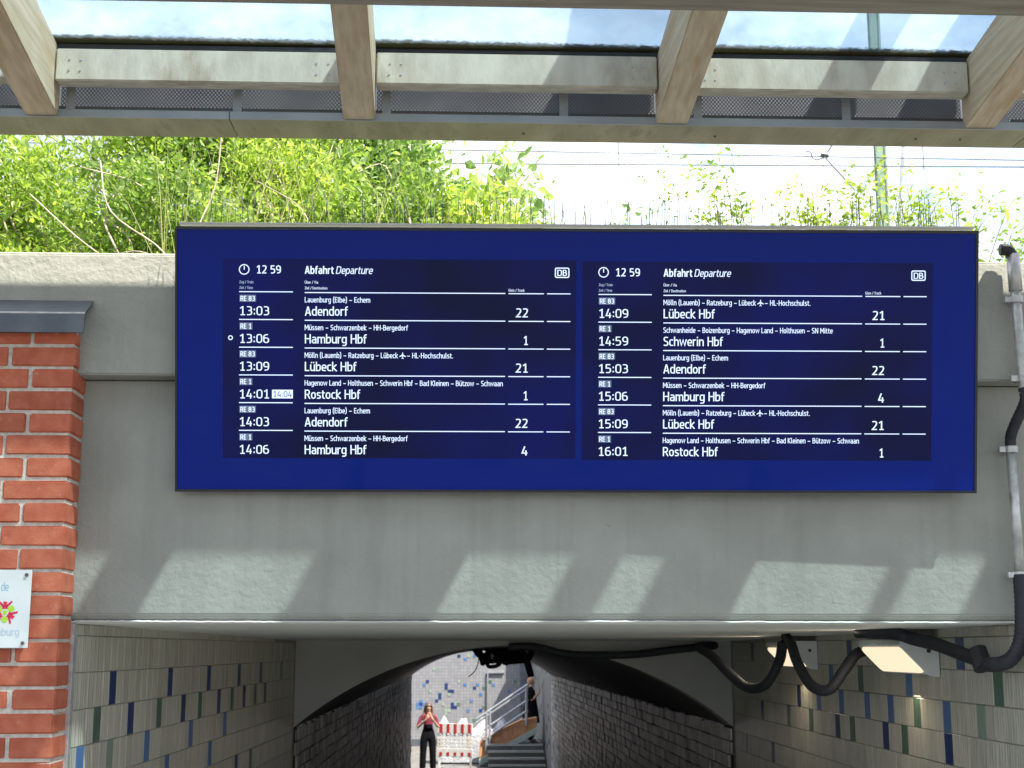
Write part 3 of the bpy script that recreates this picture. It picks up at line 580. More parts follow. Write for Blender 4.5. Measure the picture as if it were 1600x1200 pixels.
tcn = N(t, 'ShaderNodeTexCoord'); nn = N(t, 'ShaderNodeTexNoise'); nn.inputs['Scale'].default_value = 2.2; nn.inputs['Detail'].default_value = 2; t.links.new(tcn.outputs['Object'], nn.inputs['Vector'])
cr = N(t, 'ShaderNodeValToRGB'); e = cr.color_ramp.elements; e[0].position = .35; e[1].position = .7; e[0].color = (.0003, .0010, .009, 1); e[1].color = (.0003, .0016, .034, 1)
t.links.new(nn.outputs[0], cr.inputs[0]); t.links.new(cr.outputs[0], p.inputs['Emission Color']); p.inputs['Emission Strength'].default_value = 1
M['glow'] = emis('lcd_white', (.66, .78, 1.0), .42); M['glow2'] = emis('lcd_dim', (.35, .45, .68), .4); M['badge'] = emis('lcd_badge', (.12, .16, .26), .30); M['bluetext'] = emis('lcd_blue_text', (.02, .05, .3), .3)
bx = lambda px: (px-901.5)*s
bz = lambda py: (560-py)*s
MB().box(-W/2+.007, W/2-.009, .0, .0055, -H/2+.009, H/2-.011).build('front_glass', M['blue'], DB)
def screen(dx, dy, rows, right=False):
    sc_ = MB().box(bx(349+dx), bx(897+dx if not right else 1456), -.0020, -.0002, bz(713+dy), bz(404+dy)).build('screen', M['lcd'], DB)
    Yt = -.0026
    dxa = dx; 
    def put(me, m, px, py, nm='lettering', y=Yt): me.materials.append(m); return link(nm, me, sc_, (bx(px+dxa), y, bz(py+dy)))
    def T(b, x0, x1, base_, cap, m='glow', bold=0, shear=0, y=Yt): put(text_mesh(b, (x1-x0)*s, cap*s, bold, shear), M[m], x0, base_, y=y)
    def line(x0, x1, y, nm='rule'): MB().box(bx(x0+dxa), bx(x1+dxa), -.0028, -.0024, bz(y+dy+.7), bz(y+dy-.7)).build(nm, M['glow'], sc_)
    def rect(x0, x1, y0, y1, m, nm): MB().box(bx(x0+dxa), bx(x1+dxa), -.0026, -.0022, bz(y1+dy), bz(y0+dy)).build(nm, M[m], sc_)
    # clock symbol
    mb = MB(); n = 28
    for k in range(n):
        a0, a1 = 2*math.pi*k/n, 2*math.pi*(k+1)/n; f = lambda r_, a_: (bx(381.7+dxa)+r_*s*math.cos(a_), Yt, bz(420.5+dy)+r_*s*math.sin(a_))
        mb.poly([f(8.2, a0), f(8.2, a1), f(6.7, a1), f(6.7, a0)])
    mb.poly([(bx(381.1+dxa), Yt, bz(421+dy)), (bx(382.4+dxa), Yt, bz(421+dy)), (bx(382.4+dxa), Yt, bz(414.8+dy)), (bx(381.1+dxa), Yt, bz(414.8+dy))])
    mb.build('clock_symbol', M['glow'], sc_)
    T('12 59', 401, 438.5, 426.6, 12.6, bold=.012)
    T('Abfahrt', 475.5, 520.3, 426.8, 12, bold=.024); T('Departure', 523.5, 580, 426.8, 12, shear=.2)
    T('Zug / Train', 374.3, 396, 442, 4.2, 'glow2'); T('Zeit / Time', 374.3, 395.3, 450.8, 4.2, 'glow2'); T('Über / Via', 475.5, 496, 442, 4.2, 'glow'); T('Ziel / Destination', 475.5, 510.5, 451, 4.2, 'glow'); T('Gleis / Track', 792, 817, 453, 4.2, 'glow')
    # railway logo: letters in a rounded outline
    mb = MB(); X0, X1, Z0, Z1 = bx(864+dxa), bx(886.7+dxa), bz(431.3+dy), bz(415.2+dy)
    def rr(i, r_, n=5):
        o_ = []
        for cx, cz, a in ((X1-i-r_, Z1-i-r_, 0), (X0+i+r_, Z1-i-r_, 90), (X0+i+r_, Z0+i+r_, 180), (X1-i-r_, Z0+i+r_, 270)):
            for k in range(n+1): an = R(a+90*k/n); o_.append((cx+r_*math.cos(an), Yt, cz+r_*math.sin(an)))
        return o_
    A, B = rr(0, 2.8*s), rr(1.7*s, 1.4*s)
    for k in range(len(A)): mb.poly([A[k], A[(k+1) % len(A)], B[(k+1) % len(A)], B[k]])
    mb.build('logo_frame', M['glow'], sc_); T('DB', 867.8, 883, 428.2, 9.6, bold=.012)
    for k in range(6):
        y = 455.0+43.05*k
        line(374, 457.2, y); line(475.5, 787, y+.9); line(792, 847, y+1.1); line(852, 888.5, y+1.1)
    for r_, (badge, tm_, via, vx, dst, dxx, trk) in enumerate(rows):
        o_ = 43.05*r_
        bw_ = 400 if badge == 'RE 83' else 394.5
        rect(374.6, bw_, 459.8+o_, 470.7+o_, 'badge', 'badge'); T(badge, 376, bw_-1.6, 469.3+o_, 7.8, bold=.02, y=Yt-.0004)
        T(tm_, 375, 420.5, 491.6+o_, 14.2, bold=.002)
        if '✈' in via:
            a_, b_ = via.split('✈'); T(a_.strip(), 475.5, vx[0], 471.2+o_, 8.4, bold=.008); T(b_.strip(), vx[1], vx[2], 471.2+o_, 8.4, bold=.008)
            cx, cz = bx((vx[0]+vx[1])/2+dxa), bz(467+o_+dy); u = 5.2*s
            pl_ = [(0, 1), (.13, .75), (.13, .3), (1, -.25), (1, -.45), (.13, -.18), (.10, -.7), (.36, -.9), (.36, -1), (0, -.9)]
            pl_ = pl_+[(-a2, b2) for a2, b2 in pl_[::-1][1:-1]]
            mb = MB(); mb.poly([(cx+a2*u, Yt, cz+b2*u) for a2, b2 in pl_]); mb.build('aeroplane_symbol', M['glow'], sc_)
        else: T(via, 475.5, vx, 471.2+o_, 8.4, bold=.008)
        T(dst, 475.8, dxx, 491.8+o_, 14.4, bold=.005)
        wt = 19.6 if trk in ('22', '21') else (6.5 if trk == '1' else 9.5)
        T(trk, 822.3-wt, 822.3, 493+o_, 14.2, bold=.006)
    return sc_, rect, T
MO = ('Mölln (Lauenb) – Ratzeburg – Lübeck✈– HL-Hochschulst.', (620.5, 634.5, 705.8)); MU = ('Müssen – Schwarzenbek – HH-Bergedorf', 635.8); LE = ('Lauenburg (Elbe) – Echem', 577)
HG = ('Hagenow Land – Holthusen – Schwerin Hbf – Bad Kleinen – Bützow – Schwaan', 783.5)
left = [('RE 83', '13:03', *LE, 'Adendorf', 542.5, '22'), ('RE 1', '13:06', *MU, 'Hamburg Hbf', 571.8, '1'), ('RE 83', '13:09', *MO, 'Lübeck Hbf', 556, '21'),
        ('RE 1', '14:01', *HG, 'Rostock Hbf', 562, '1'), ('RE 83', '14:03', *LE, 'Adendorf', 542.5, '22'), ('RE 1', '14:06', *MU, 'Hamburg Hbf', 571.8, '4')]
right = [('RE 83', '14:09', *MO, 'Lübeck Hbf', 556, '21'), ('RE 1', '14:59', 'Schwanheide – Boizenburg – Hagenow Land – Holthusen – SN Mitte', 741, 'Schwerin Hbf', 569, '1'), ('RE 83', '15:03', *LE, 'Adendorf', 542.5, '22'),
         ('RE 1', '15:06', *MU, 'Hamburg Hbf', 571.8, '4'), ('RE 83', '15:09', *MO, 'Lübeck Hbf', 556, '21'), ('RE 1', '16:01', *HG, 'Rostock Hbf', 562, '1')]
s1, rect1, T1 = screen(0, 0, left)
rect1(425, 457.3, 607, 620.4, 'glow', 'delay_badge'); T1('14:04', 427, 455.5, 618.6, 9.6, 'bluetext', y=-.0034)
mb = MB()
for k in range(20):
    a0, a1 = 2*math.pi*k/20, 2*math.pi*(k+1)/20; f = lambda r_, a_: (bx(360.7)+r_*s*math.cos(a_), -.0026, bz(526.5)+r_*s*math.sin(a_))
    mb.poly([f(3.7, a0), f(3.7, a1), f(2.3, a1), f(2.3, a0)])
mb.build('ring_symbol', M['glow'], s1)
screen(558.3, 1.7, right, True)
# brackets that hold the board off the parapet
for x in (-1.1, 0, 1.1): MB().box(x-.03, x+.03, .037, .10, .20, .26).build('bracket', M['galv'], DB)

# bird spikes standing on top of the board
sp = thing('bird_spikes', 'row of thin upright wire bird spikes along the top of the departure board', 'bird spikes', (.434, -.182, 4.037), (0, 0, R(-1.05)))
top_y = -math.sin(R(11.36))*H/2; top_z = math.cos(R(11.36))*H/2
MB().box(-W/2+.01, W/2-.01, top_y+.012, top_y+.045, top_z+.0145, top_z+.020).build('strip', M['white'], sp)
sm = [MB().tube([(0, 0, 0), (0, 0, .118)], [.0014, .0010], 5).mesh('spike', M['spike']) for _ in range(1)]
x = -W/2+.02
while x < W/2-.04:
    for dx, a in random.sample([(0, 0), (.009, -3), (.02, 5), (.032, -6), (.04, 2), (.05, -1)], random.choice([2, 3, 3, 4])):
        o = link('spike', sm[0], sp, (x+dx, top_y+.028, top_z+.019), (R(random.uniform(-6, 6)), R(a+random.uniform(-2.5, 2.5)), 0)); o.scale.z = random.choice([1, 1, .72, .9])*random.uniform(.93, 1.08)
    x += random.uniform(.05, .085)
o = sp

# ------------------------------------------------------------------ timber canopy with glass roof
CN = thing('glass_canopy', 'timber canopy with dirty glass panes, perforated screen and steel gutter overhead', 'canopy')
RS = .131
zb = lambda y: 4.79+RS*(-.6-y)                     # rafter underside
raf_x = [.73+1.08*k for k in range(-4, 5)]
def rx(x0, y): return x0-.02*(y+.6)
for x0 in raf_x:
    mb = MB(); y0, y1, h = -.6, -7.6, .225
    y0 = -.592
    mb.hexa([(rx(x0, y0)-.055, y0, zb(y0)), (rx(x0, y1)-.055, y1, zb(y1)), (rx(x0, y1)+.055, y1, zb(y1)), (rx(x0, y0)+.055, y0, zb(y0)),
             (rx(x0, y0)-.055, y0, zb(y0)+h), (rx(x0, y1)-.055, y1, zb(y1)+h), (rx(x0, y1)+.055, y1, zb(y1)+h), (rx(x0, y0)+.055, y0, zb(y0)+h)])
    mb.build('rafter', M['wood'], CN, bevel=.004)
scm = MB().tube([(0, 0, 0), (0, -.0025, 0)], .0036, 8).mesh('screw', M['galv'])
for x0, x1 in zip(raf_x, raf_x[1:]):
    a, b = x0+.055+.005, x1-.055-.004
    zt = 5.004+random.uniform(-.003, .003)
    o = MB().box(a, b, -.68, -.615, zt-.114, zt).build('purlin', M['wood_x'], CN, bevel=.004)
    for ex_, sg in ((a, 1), (b, -1)):
        for dx in (.045, .083):
            for dz in (.034, .073): link('screw', scm, o, (ex_+sg*dx+random.uniform(-.002, .002), -.6805, zt-.114+dz))
    # black gasket under the pane edge, and the glass panes
    MB().box(a-.004, b+.003, -.66, -.60, 5.006+.002, 5.026).build('gasket', M['black'], CN)
    ang = math.atan(RS)
    y = -.60; zz = zb(-.6)+.238
    for k, ln in enumerate((3.2, 3.3)):
        xa, xb = x0+.02, x1-.02
        gl = MB().box(xa-(x0+x1)/2, xb-(x0+x1)/2, -ln, 0, 0, .012).build('glass_pane', M['glass'], CN)
        gl.location = ((x0+x1)/2-.02*(y+.6), y, zz); gl.rotation_euler = (-ang, 0, R(1.15))
        y -= (ln+.02)*math.cos(ang); zz += (ln+.02)*math.sin(ang)
# flat slats added above the glass, out of view, to cast shadow strips
for xa, xb in ((.58, .93), (1.53, 1.68), (1.87, 2.05), (2.72, 2.78)):
    zt_ = lambda y: 5.45+RS*(-1.017-y)
    MB().hexa([(rx(xa, -.62), -.62, zt_(-.62)), (rx(xb, -.62), -.62, zt_(-.62)), (rx(xb, -6.8), -6.8, zt_(-6.8)), (rx(xa, -6.8), -6.8, zt_(-6.8)),
               (rx(xa, -.62), -.62, zt_(-.62)+.06), (rx(xb, -.62), -.62, zt_(-.62)+.06), (rx(xb, -6.8), -6.8, zt_(-6.8)+.06), (rx(xa, -6.8), -6.8, zt_(-6.8)+.06)]).build('shadow_slat', M['galv'], CN)
    for y in (-2.2, -4.4, -6.6): MB().box(rx((xa+xb)/2, y)-.01, rx((xa+xb)/2, y)+.01, y-.01, y+.01, zb(y)+.25, zt_(y)+.001).build('slat_foot', M['galv'], CN)
# cross beams under the rafters
MB().box(-6, 7, -1.94, -1.80, 4.64, 4.952).build('cross_beam', M['wood_dk'], CN, bevel=.006)
MB().box(-6, 7, -6.2, -6.06, 5.2, 5.50).build('cross_beam', M['wood_dk'], CN, bevel=.006)
for x in (-3.9, 5.4):
    for y in (-1.87, -6.13): MB().box(x-.06, x+.06, y-.06, y+.06, .0 if y > -4 else 1.4, 4.64 if y > -4 else 5.2).build('post', M['zinc'], CN)
# gutter: thin folded steel, with lip towards the passage
for xa, xb in ((-3.9, -.795), (-.792, 2.0), (2.003, 5.4)):
    o = MB().prism([(-.40, 4.962), (-.40, 4.794), (-.60, 4.786), (-.60, 4.790), (-.403, 4.798), (-.403, 4.962)], 'x', xa, xb).build('gutter', M['steel'], CN)
    MB().prism([(-.601, 4.785), (-.607, 4.785), (-.607, 4.812), (-.575, 4.814), (-.575, 4.811), (-.601, 4.809)], 'x', xa, xb).build('gutter_lip', M['lip'], CN)
for x in (.22, .9, 1.62, 1.78): MB().tube([(x, -.49, 4.792), (x, -.49, 4.786)], .004, 8).build('rivet', M['screw'], CN)
MB().box(-3.9, 5.4, -.412, -.409, 4.90, 5.01).build('back_flashing', M['zinc'], CN)
MB().box(-3.9, 5.4, -.56, -.41, 4.822, 4.828).build('screen_floor', M['zinc'], CN)
for x0, x1 in zip(raf_x, raf_x[1:]):
    a, b = x0+.058, x1-.058
    MB().poly([(a, -.588, 4.813), (b, -.588, 4.813), (b, -.588, 5.0), (a, -.588, 5.0)]).build('mesh_panel', M['perf'], CN)
    j = a+.40+random.uniform(-.05, .25) if x0 > -1.6 else a+.75
    for c in ((a+.02, a+.05), (j, j+.03)): MB().box(c[0], c[1], -.5935, -.590, 4.814, 4.995).build('mesh_strip', M['lip'], CN)
    MB().box(a, b, -.5925, -.590, 4.914, 4.99).build('mesh_overlap', M['perf'], CN)

# ------------------------------------------------------------------ pipe and conduits at the right
pp = thing('cable_pipe', 'vertical galvanised cable pipe clamped to the beam at the right edge', 'pipe')
MB().tube([(2.075, -.165, 4.43), (2.082, -.165, 4.0), (2.084, -.165, 3.93)], .019, 14).build('pipe_segment', M['galv'], pp, smooth=True)
MB().tube([(2.078, -.165, 4.32), (2.0765, -.165, 4.46)], .025, 14).build('pipe_sleeve', M['galv'], pp, smooth=True)
MB().tube(smooth_path([(2.076, -.165, 4.44), (2.062, -.165, 4.475), (2.03, -.165, 4.478)], 5), .022, 12).build('pipe_mouth', M['black'], pp, smooth=True)
MB().tube([(2.062, -.06, 3.76), (2.066, -.06, 3.235)], .019, 14).build('pipe_segment', M['galv'], pp, smooth=True)
for x, y, z in ((2.079, -.165, 4.285), (2.083, -.165, 3.985), (2.063, -.06, 3.735), (2.066, -.06, 3.27)):
    o = MB().tube([(x, y, z-.012), (x, y, z+.012)], .025, 16).build('clamp', M['galv'], pp, smooth=False)
    MB().box(x-.046, x-.022, y-.008, y+.008, z-.010, z+.010).build('bolt', M['galv'], o)
    MB().box(x-.012, x+.012, y+.022, (-.112 if y < -.1 else -.001), z-.012, z+.012).build('bracket', M['galv'], pp)
def corr(pts, r, n=12):                               # ribbed hose
    P = smooth_path(pts, 10); L = [0]
    for a, b in zip(P, P[1:]): L.append(L[-1]+(b-a).length)
    k = int(L[-1]/.006); Q = []; rr_ = []; j = 0
    for i in range(k+1):
        t_ = L[-1]*i/k
        while j < len(L)-2 and L[j+1] < t_: j += 1
        u = (t_-L[j])/max(1e-6, L[j+1]-L[j]); Q.append(P[j].lerp(P[j+1], min(1, u))); rr_.append(r*(1 if i % 3 else .93))
    return Q, rr_
def hose(name, label, pts, r, group=None):
    Q, rr_ = corr(pts, r); t = thing(name, label, 'conduit', group=group)
    MB().tube(Q, rr_, 14).build('hose', M['cond'], t, smooth=True); return t
hose('conduit', 'short black hose between the two galvanised pipe lengths', [(2.084, -.165, 3.95), (2.086, -.163, 3.90), (2.066, -.10, 3.82), (2.062, -.065, 3.78), (2.062, -.06, 3.74)], .021)
h = hose('conduit', 'thick black hose looping from the pipe end into the underpass', [(2.066, -.062, 3.27), (2.062, -.07, 3.15), (2.052, -.06, 3.03), (2.018, -.03, 2.962), (1.975, .05, 2.945), (1.985, .22, 2.965), (1.985, .42, 2.99), (1.965, .62, 3.022), (1.93, .80, 3.045), (1.88, .90, 3.068), (1.84, 1.3, 3.075)], .028)
MB().tube([(1.968, .10, 2.93), (1.962, .14, 3.0)], .036, 12).build('coupling', M['black'], h)
hose('conduit', 'black hose sagging between the two wall lamps', [(2.0, 1.72, 3.0), (1.93, 1.70, 2.975), (1.87, 1.70, 2.90), (1.80, 1.72, 2.81), (1.74, 1.82, 2.825), (1.73, 2.05, 2.93), (1.745, 2.25, 3.03), (1.80, 2.6, 3.07)], .027)
hose('conduit', 'black hose sagging beside the arch below the farther lamp', [(1.87, 3.0, 3.03), (1.88, 3.15, 2.93), (1.82, 3.25, 2.80), (1.745, 3.4, 2.775), (1.68, 3.55, 2.84), (1.67, 4.2, 2.96), (1.75, 5.2, 3.02), (1.98, 5.85, 3.03), (1.7, 5.97, 3.0), (1.4, 5.97, 2.965), (1.1, 5.97, 2.957), (.85, 5.97, 2.965), (.60, 5.97, 3.02), (.40, 6.0, 3.02)], .031)
# cable tangle under the crown of the vault
tg = thing('cable_tangle', 'tangle of black cables hanging under the crown of the vault', 'cables')
rg = random.Random(3)
for k in range(13):
    x = .22+.045*k+rg.uniform(-.03, .03); pts = [(x, 12, 3.02)]
    for q_ in range(4): pts.append((x+rg.uniform(-.09, .10), 12+rg.uniform(-.15, .15), 2.98-.04*q_*rg.uniform(.3, 1.4)))
    pts.append((x+rg.uniform(.0, .12), 12, 3.0)); MB().tube(smooth_path(pts, 5), rg.choice([.018, .028, .034]), 7).build('cable', M['cond'], tg, smooth=True)
MB().tube(smooth_path([(.34, 12, 2.96), (.36, 12, 2.82), (.42, 12, 2.80), (.50, 12, 2.83), (.52, 12, 2.92)], 6), .024, 8).build('cable', M['cond'], tg, smooth=True)
MB().tube(smooth_path([(.26, 12, 2.95), (.24, 12, 2.82), (.20, 12, 2.74), (.13, 12, 2.68)], 6), .006, 6).build('cable', M['cond'], tg, smooth=True)
MB().tube(smooth_path([(.68, 12, 3.0), (.78, 12, 2.95), (.83, 12, 2.85), (.87, 12, 2.72), (.88, 12, 2.68)], 6), .04, 8).build('cable', M['cond'], tg, smooth=True)
MB().box(.40, .47, 11.95, 12.05, 2.86, 2.96).build('junction_box', M['galv'], tg, bevel=.005)

# lamps
M['lamp'] = emis('lit_diffuser', (1, .80, .56), .38)
def lamp(y0, xw, label):
    t = thing('wall_lamp', label, 'lamp', (xw, y0, 0), (0, 0, -math.atan(.0112)), 'lit wedge lamps under the ceiling')
    # wedge: top at z 3.04, wall side at x=0, slanted face looks down into the passage
    prof = [(0, 3.045), (-.155, 3.045), (-.165, 3.02), (-.045, 2.895), (0, 2.89)]
    mb = MB(); mb.prism(prof, 'y', .012, .70); mb.build('housing', M['white'], t, bevel=.004)
    mb = MB(); mb.prism([(0.0, 3.05), (-.163, 3.05), (-.174, 3.018), (-.047, 2.888), (0, 2.883)], 'y', 0, .010); mb.build('end_plate', M['white'], t, bevel=.002)
    a = Vector((-.165, 0, 3.02)); b = Vector((-.045, 0, 2.895)); d = (b-a).normalized(); nrm = Vector((-.72, 0, -.69)).normalized()
    L = (b-a).length; P = []
    u0, u1, v0, v1, rr_ = .012, L-.012, .035, .67, .03
    ring = []
    for cu_, cv, a0 in ((u1-rr_, v1-rr_, 0), (u0+rr_, v1-rr_, 90), (u0+rr_, v0+rr_, 180), (u1-rr_, v0+rr_, 270)):
        for k in range(5): an = R(a0+22.5*k); ring.append((cu_+rr_*math.cos(an), cv+rr_*math.sin(an)))
    b_ = bmesh.new(); lo = [b_.verts.new(a+d*u+Vector((0, v, 0))+nrm*.001) for u, v in ring]; hi = [b_.verts.new(a+d*(u*.96+.003)+Vector((0, v*.99+.003, 0))+nrm*.010) for u, v in ring]
    n = len(ring)
    for k in range(n): b_.faces.new([lo[k], lo[(k+1) % n], hi[(k+1) % n], hi[k]])
    b_.faces.new(hi); bmesh.ops.recalc_face_normals(b_, faces=b_.faces)
    me = bpy.data.meshes.new('diffuser'); b_.to_mesh(me); b_.free(); me.materials.append(M['lamp']); link('diffuser', me, t)
    MB().tube([(-.045, -.008, 2.995), (-.045, 0, 2.995)], .009, 12).build('knob', M['black'], t)
    pl_ = bpy.data.lights.new('lamp_light', 'AREA'); pl_.shape = 'RECTANGLE'; pl_.size = .1; pl_.size_y = .55; pl_.energy = 1.5; pl_.color = (1, .84, .62)
    lo_ = bpy.data.objects.new('lamp_light', pl_); COL.objects.link(lo_); lo_.parent = t; lo_.location = (-.125, .35, 2.93)
    lo_.rotation_euler = nrm.to_track_quat('-Z', 'Y').to_euler()
    return t
lamp(.93, 2.082, 'nearer lit wedge lamp with warm diffuser high on the right tiled wall')
lamp(3.15, 2.108, 'farther lit wedge lamp between hanging hoses on the right tiled wall')
l3 = thing('vault_lamp', 'small round cornered white lamp glowing at the far end of the vault', 'lamp')
MB().box(1.54, 1.88, 28.4, 28.6, 2.79, 2.92).build('diffuser', emis('vault_diffuser', (1, .93, .78), .8), l3, bevel=.03); MB().box(1.60, 1.95, 28.42, 28.62, 2.92, 3.0).build('housing', M['zinc'], l3)

# ------------------------------------------------------------------ vegetation on the embankment
def leaf_mesh(name, C, Dn, size, tone, mat_, aspect=.5):
    """C (n,3) positions, Dn (n,3) leaf axis, size (n,), six-vertex folded leaves"""
    n = len(C); ax = Dn/np.linalg.norm(Dn, axis=1, keepdims=True)
    rnd = rng.normal(size=(n, 3)); rnd[:, 2] = abs(rnd[:, 2])*1.2+.2
    nr = rnd-(rnd*ax).sum(1)[:, None]*ax; nr /= np.linalg.norm(nr, axis=1, keepdims=True)
    sd_ = np.cross(ax, nr); L = size[:, None]; Wd = L*aspect*.5
    V = np.stack([C, C+ax*L*.32+sd_*Wd+nr*L*.06, C+ax*L*.72+sd_*Wd*.7+nr*L*.04, C+ax*L-nr*L*.06, C+ax*L*.72-sd_*Wd*.7+nr*L*.04, C+ax*L*.32-sd_*Wd+nr*L*.06], 1).reshape(-1, 3)
    i = np.arange(n)[:, None]*6
    Fc = np.concatenate([i+np.array([[0, 1, 2, 3]]), i+np.array([[0, 3, 4, 5]])], 1).reshape(-1, 4)
    me = bpy.data.meshes.new(name); me.from_pydata(V.tolist(), [], Fc.tolist()); me.materials.append(mat_)
    a = me.attributes.new('tone', 'FLOAT', 'FACE'); a.data.foreach_set('value', np.repeat(tone, 2).astype(np.float32)); return me
def shrub(name, label, c, rad, n, lsize, mat_, group, twigs=14, aspect=.5, cat='shrub'):
    t = thing(name, label, cat, (c[0], c[1], ez(c[0], c[1])), group=group); c = np.array(c, float)-np.array(t.location)
    K = 26; cl = rng.normal(size=(K, 3)); cl /= np.linalg.norm(cl, axis=1, keepdims=True); cl = c+cl*np.array(rad)*rng.uniform(.35, 1., (K, 1)); tn = rng.uniform(.15, .95, K)
    idx = rng.integers(0, K, n); P = cl[idx]+rng.normal(size=(n, 3))*np.array(rad)*.20
    D = rng.normal(size=(n, 3))*.8+(P-c)*1.1+np.array([0, -.2, .35])
    tone = np.clip(tn[idx]+rng.normal(size=n)*.32, 0, 1)
    # gaps: thin out below noise-like threshold
    keep = (np.sin(P[:, 0]*19+P[:, 2]*7)+np.sin(P[:, 2]*23+P[:, 1]*11)+rng.normal(size=n)*.9) > -1.25
    link('foliage', leaf_mesh('foliage', P[keep], D[keep], (lsize*rng.uniform(.6, 1.35, n))[keep], tone[keep], mat_, aspect), t)
    mb = MB()
    for k in range(twigs):
        e_ = cl[rng.integers(0, K)]; b0 = np.array([rng.uniform(-.1, .1), rng.uniform(-.1, .1), -.05]); m_ = (b0+e_)/2+rng.normal(size=3)*.08
        mb.tube(smooth_path([b0, m_, e_, e_+rng.normal(size=3)*.09], 4), [.008]*4+[.005]*5+[.003]*3+[.0015], 5)
    mb.build('branches', M['twig'], t, smooth=True); return t
SG = 'shrubs on the embankment left of the sky'
spec = [ # x, y, z, rx, ry, rz, n, size, mat, label
 (-1.95, 1.5, 5.0, .50, .35, .50, 8500, .040, 'leafA', 'bright yellow green shrub at the far left edge above the parapet'),
 (-1.35, 1.0, 4.85, .42, .32, .45, 7500, .036, 'leafB', 'shrub with bare brown branches just above the left parapet'),
 (-1.75, 2.3, 5.6, .60, .45, .42, 8000, .045, 'leafA', 'tall pale green shrub behind, near the top left under the gutter'),
 (-.85, 1.3, 5.0, .42, .35, .50, 8500, .036, 'leafA', 'dense sunlit shrub directly left of the board top corner'),
 (-.95, 2.2, 5.55, .50, .40, .40, 7000, .045, 'leafB', 'blue green shrub high behind the one at the board corner'),
 (-.38, 1.2, 4.95, .36, .32, .42, 5600, .038, 'leafB', 'leafy shrub behind the left end of the departure board'),
 (-.42, 2.0, 5.42, .42, .35, .36, 5200, .045, 'leafC', 'rounded green shrub touching the gutter above the left screen'),
 (.06, 1.2, 4.86, .26, .26, .30, 2300, .050, 'leafA', 'larger leaved bush with a ragged edge against the sky'),
 (.16, 1.6, 5.12, .34, .25, .34, 620, .062, 'leafC', 'thin outer sprays of broad leaves standing against the sky'),
 (-2.7, 1.8, 5.2, .55, .5, .7, 5000, .05, 'leafB', 'shrub outside on the far left slope'),
]
for i_, (x, y, z, a, b, c, n, sz, m_, lb) in enumerate(spec): shrub('shrub', lb, (x, y, z), (a, b, c), int(n*1.35), sz*(1.15 if i_ % 3 == 0 else .9), M[m_], SG, twigs=26, aspect=(.34, .52, .42, .3, .55, .48, .7, .5, .7, .5)[i_])
# pale bare branches lower left, among the leaves
tw = thing('bare_branches', 'tangle of bare pale branches showing between the leaves at the lower left', 'branches', (-1.3, .45, 4.3))
rg = random.Random(5)
for pts in ([(.14, .0, .0), (.13, 0, .14), (.05, .02, .27), (-.10, .1, .30), (-.25, .1, .18), (-.30, .1, .02)], [(-.45, .0, .52), (-.25, 0, .34), (-.02, 0, .16), (.06, 0, -.02)], [(-.2, .1, .7), (-.12, 0, .45), (.10, 0, .28), (.14, 0, .1)],
            [(-.05, 0, .22), (.03, -.02, .14), (.09, 0, .02)], [(.3, .1, .9), (.28, .1, .6), (.22, .05, .35), (.3, 0, .05)], [(-.6, 0, .2), (-.4, 0, .12), (-.2, -.05, -.02)], [(.45, .1, .62), (.62, .1, .52), (.70, 0, .38), (.75, 0, .3)], [(-.62, 0, .86), (-.48, 0, .84), (-.38, .1, .78)]):
    MB().tube(smooth_path([Vector(p)+Vector((0, -.1, 0)) for p in pts], 5), rg.uniform(.0018, .0038), 6).build('branch', M['twig'], tw, smooth=True)
# ground cover: short leaves right behind the parapet, and tall dry grass
n = 9000; P = np.stack([rng.uniform(-3.2, .35, n), rng.uniform(.2, 1.1, n), np.zeros(n)], 1); P[:, 2] = [ez(x, y) for x, y in P[:, :2]]; P[:, 2] += rng.uniform(0, .26, n)
tag(link('ground_cover', leaf_mesh('ground_cover', P, rng.normal(size=(n, 3))*.6+np.array([0, -.3, .8]), rng.uniform(.02, .045, n), rng.uniform(0, 1, n), M['leafA'])), 'low leafy ground cover along the back of the parapet', 'ground cover', kind='stuff')
def blades(name, n, x0, x1, y0, y1, h0, h1, label, mat_):
    V, Fc = [], []
    for k in range(n):
        x, y = rng.uniform(x0, x1), rng.uniform(y0, y1); z = ez(x, y)-.02; h = rng.uniform(h0, h1); lx, ly = rng.normal()*.10*h, rng.normal()*.1*h; w_ = rng.uniform(.0015, .0035)
        for j in range(4):
            f_ = j/3; ww = w_*(1-f_*.8); V += [(x-ww+lx*f_*f_*2, y+ly*f_, z+h*f_), (x+ww+lx*f_*f_*2, y+ly*f_, z+h*f_)]
            if j < 3: i = len(V)-2; Fc.append((i, i+1, i+3, i+2))
    me = bpy.data.meshes.new(name); me.from_pydata(V, [], Fc); me.materials.append(mat_); a = me.attributes.new('tone', 'FLOAT', 'FACE'); a.data.foreach_set('value', rng.uniform(0, 1, len(Fc)).astype(np.float32))
    return tag(link(name, me), label, 'grass', kind='stuff')
blades('tall_grass', 240, -1.3, .7, .3, .9, .3, .85, 'tall thin dry grass stalks in front of the shrubs', M['dry'])
blades('sparse_grass', 45, .1, 2.2, .25, .7, .45, .8, 'sparse grass stalks against the sky above the right screen', M['dry'])
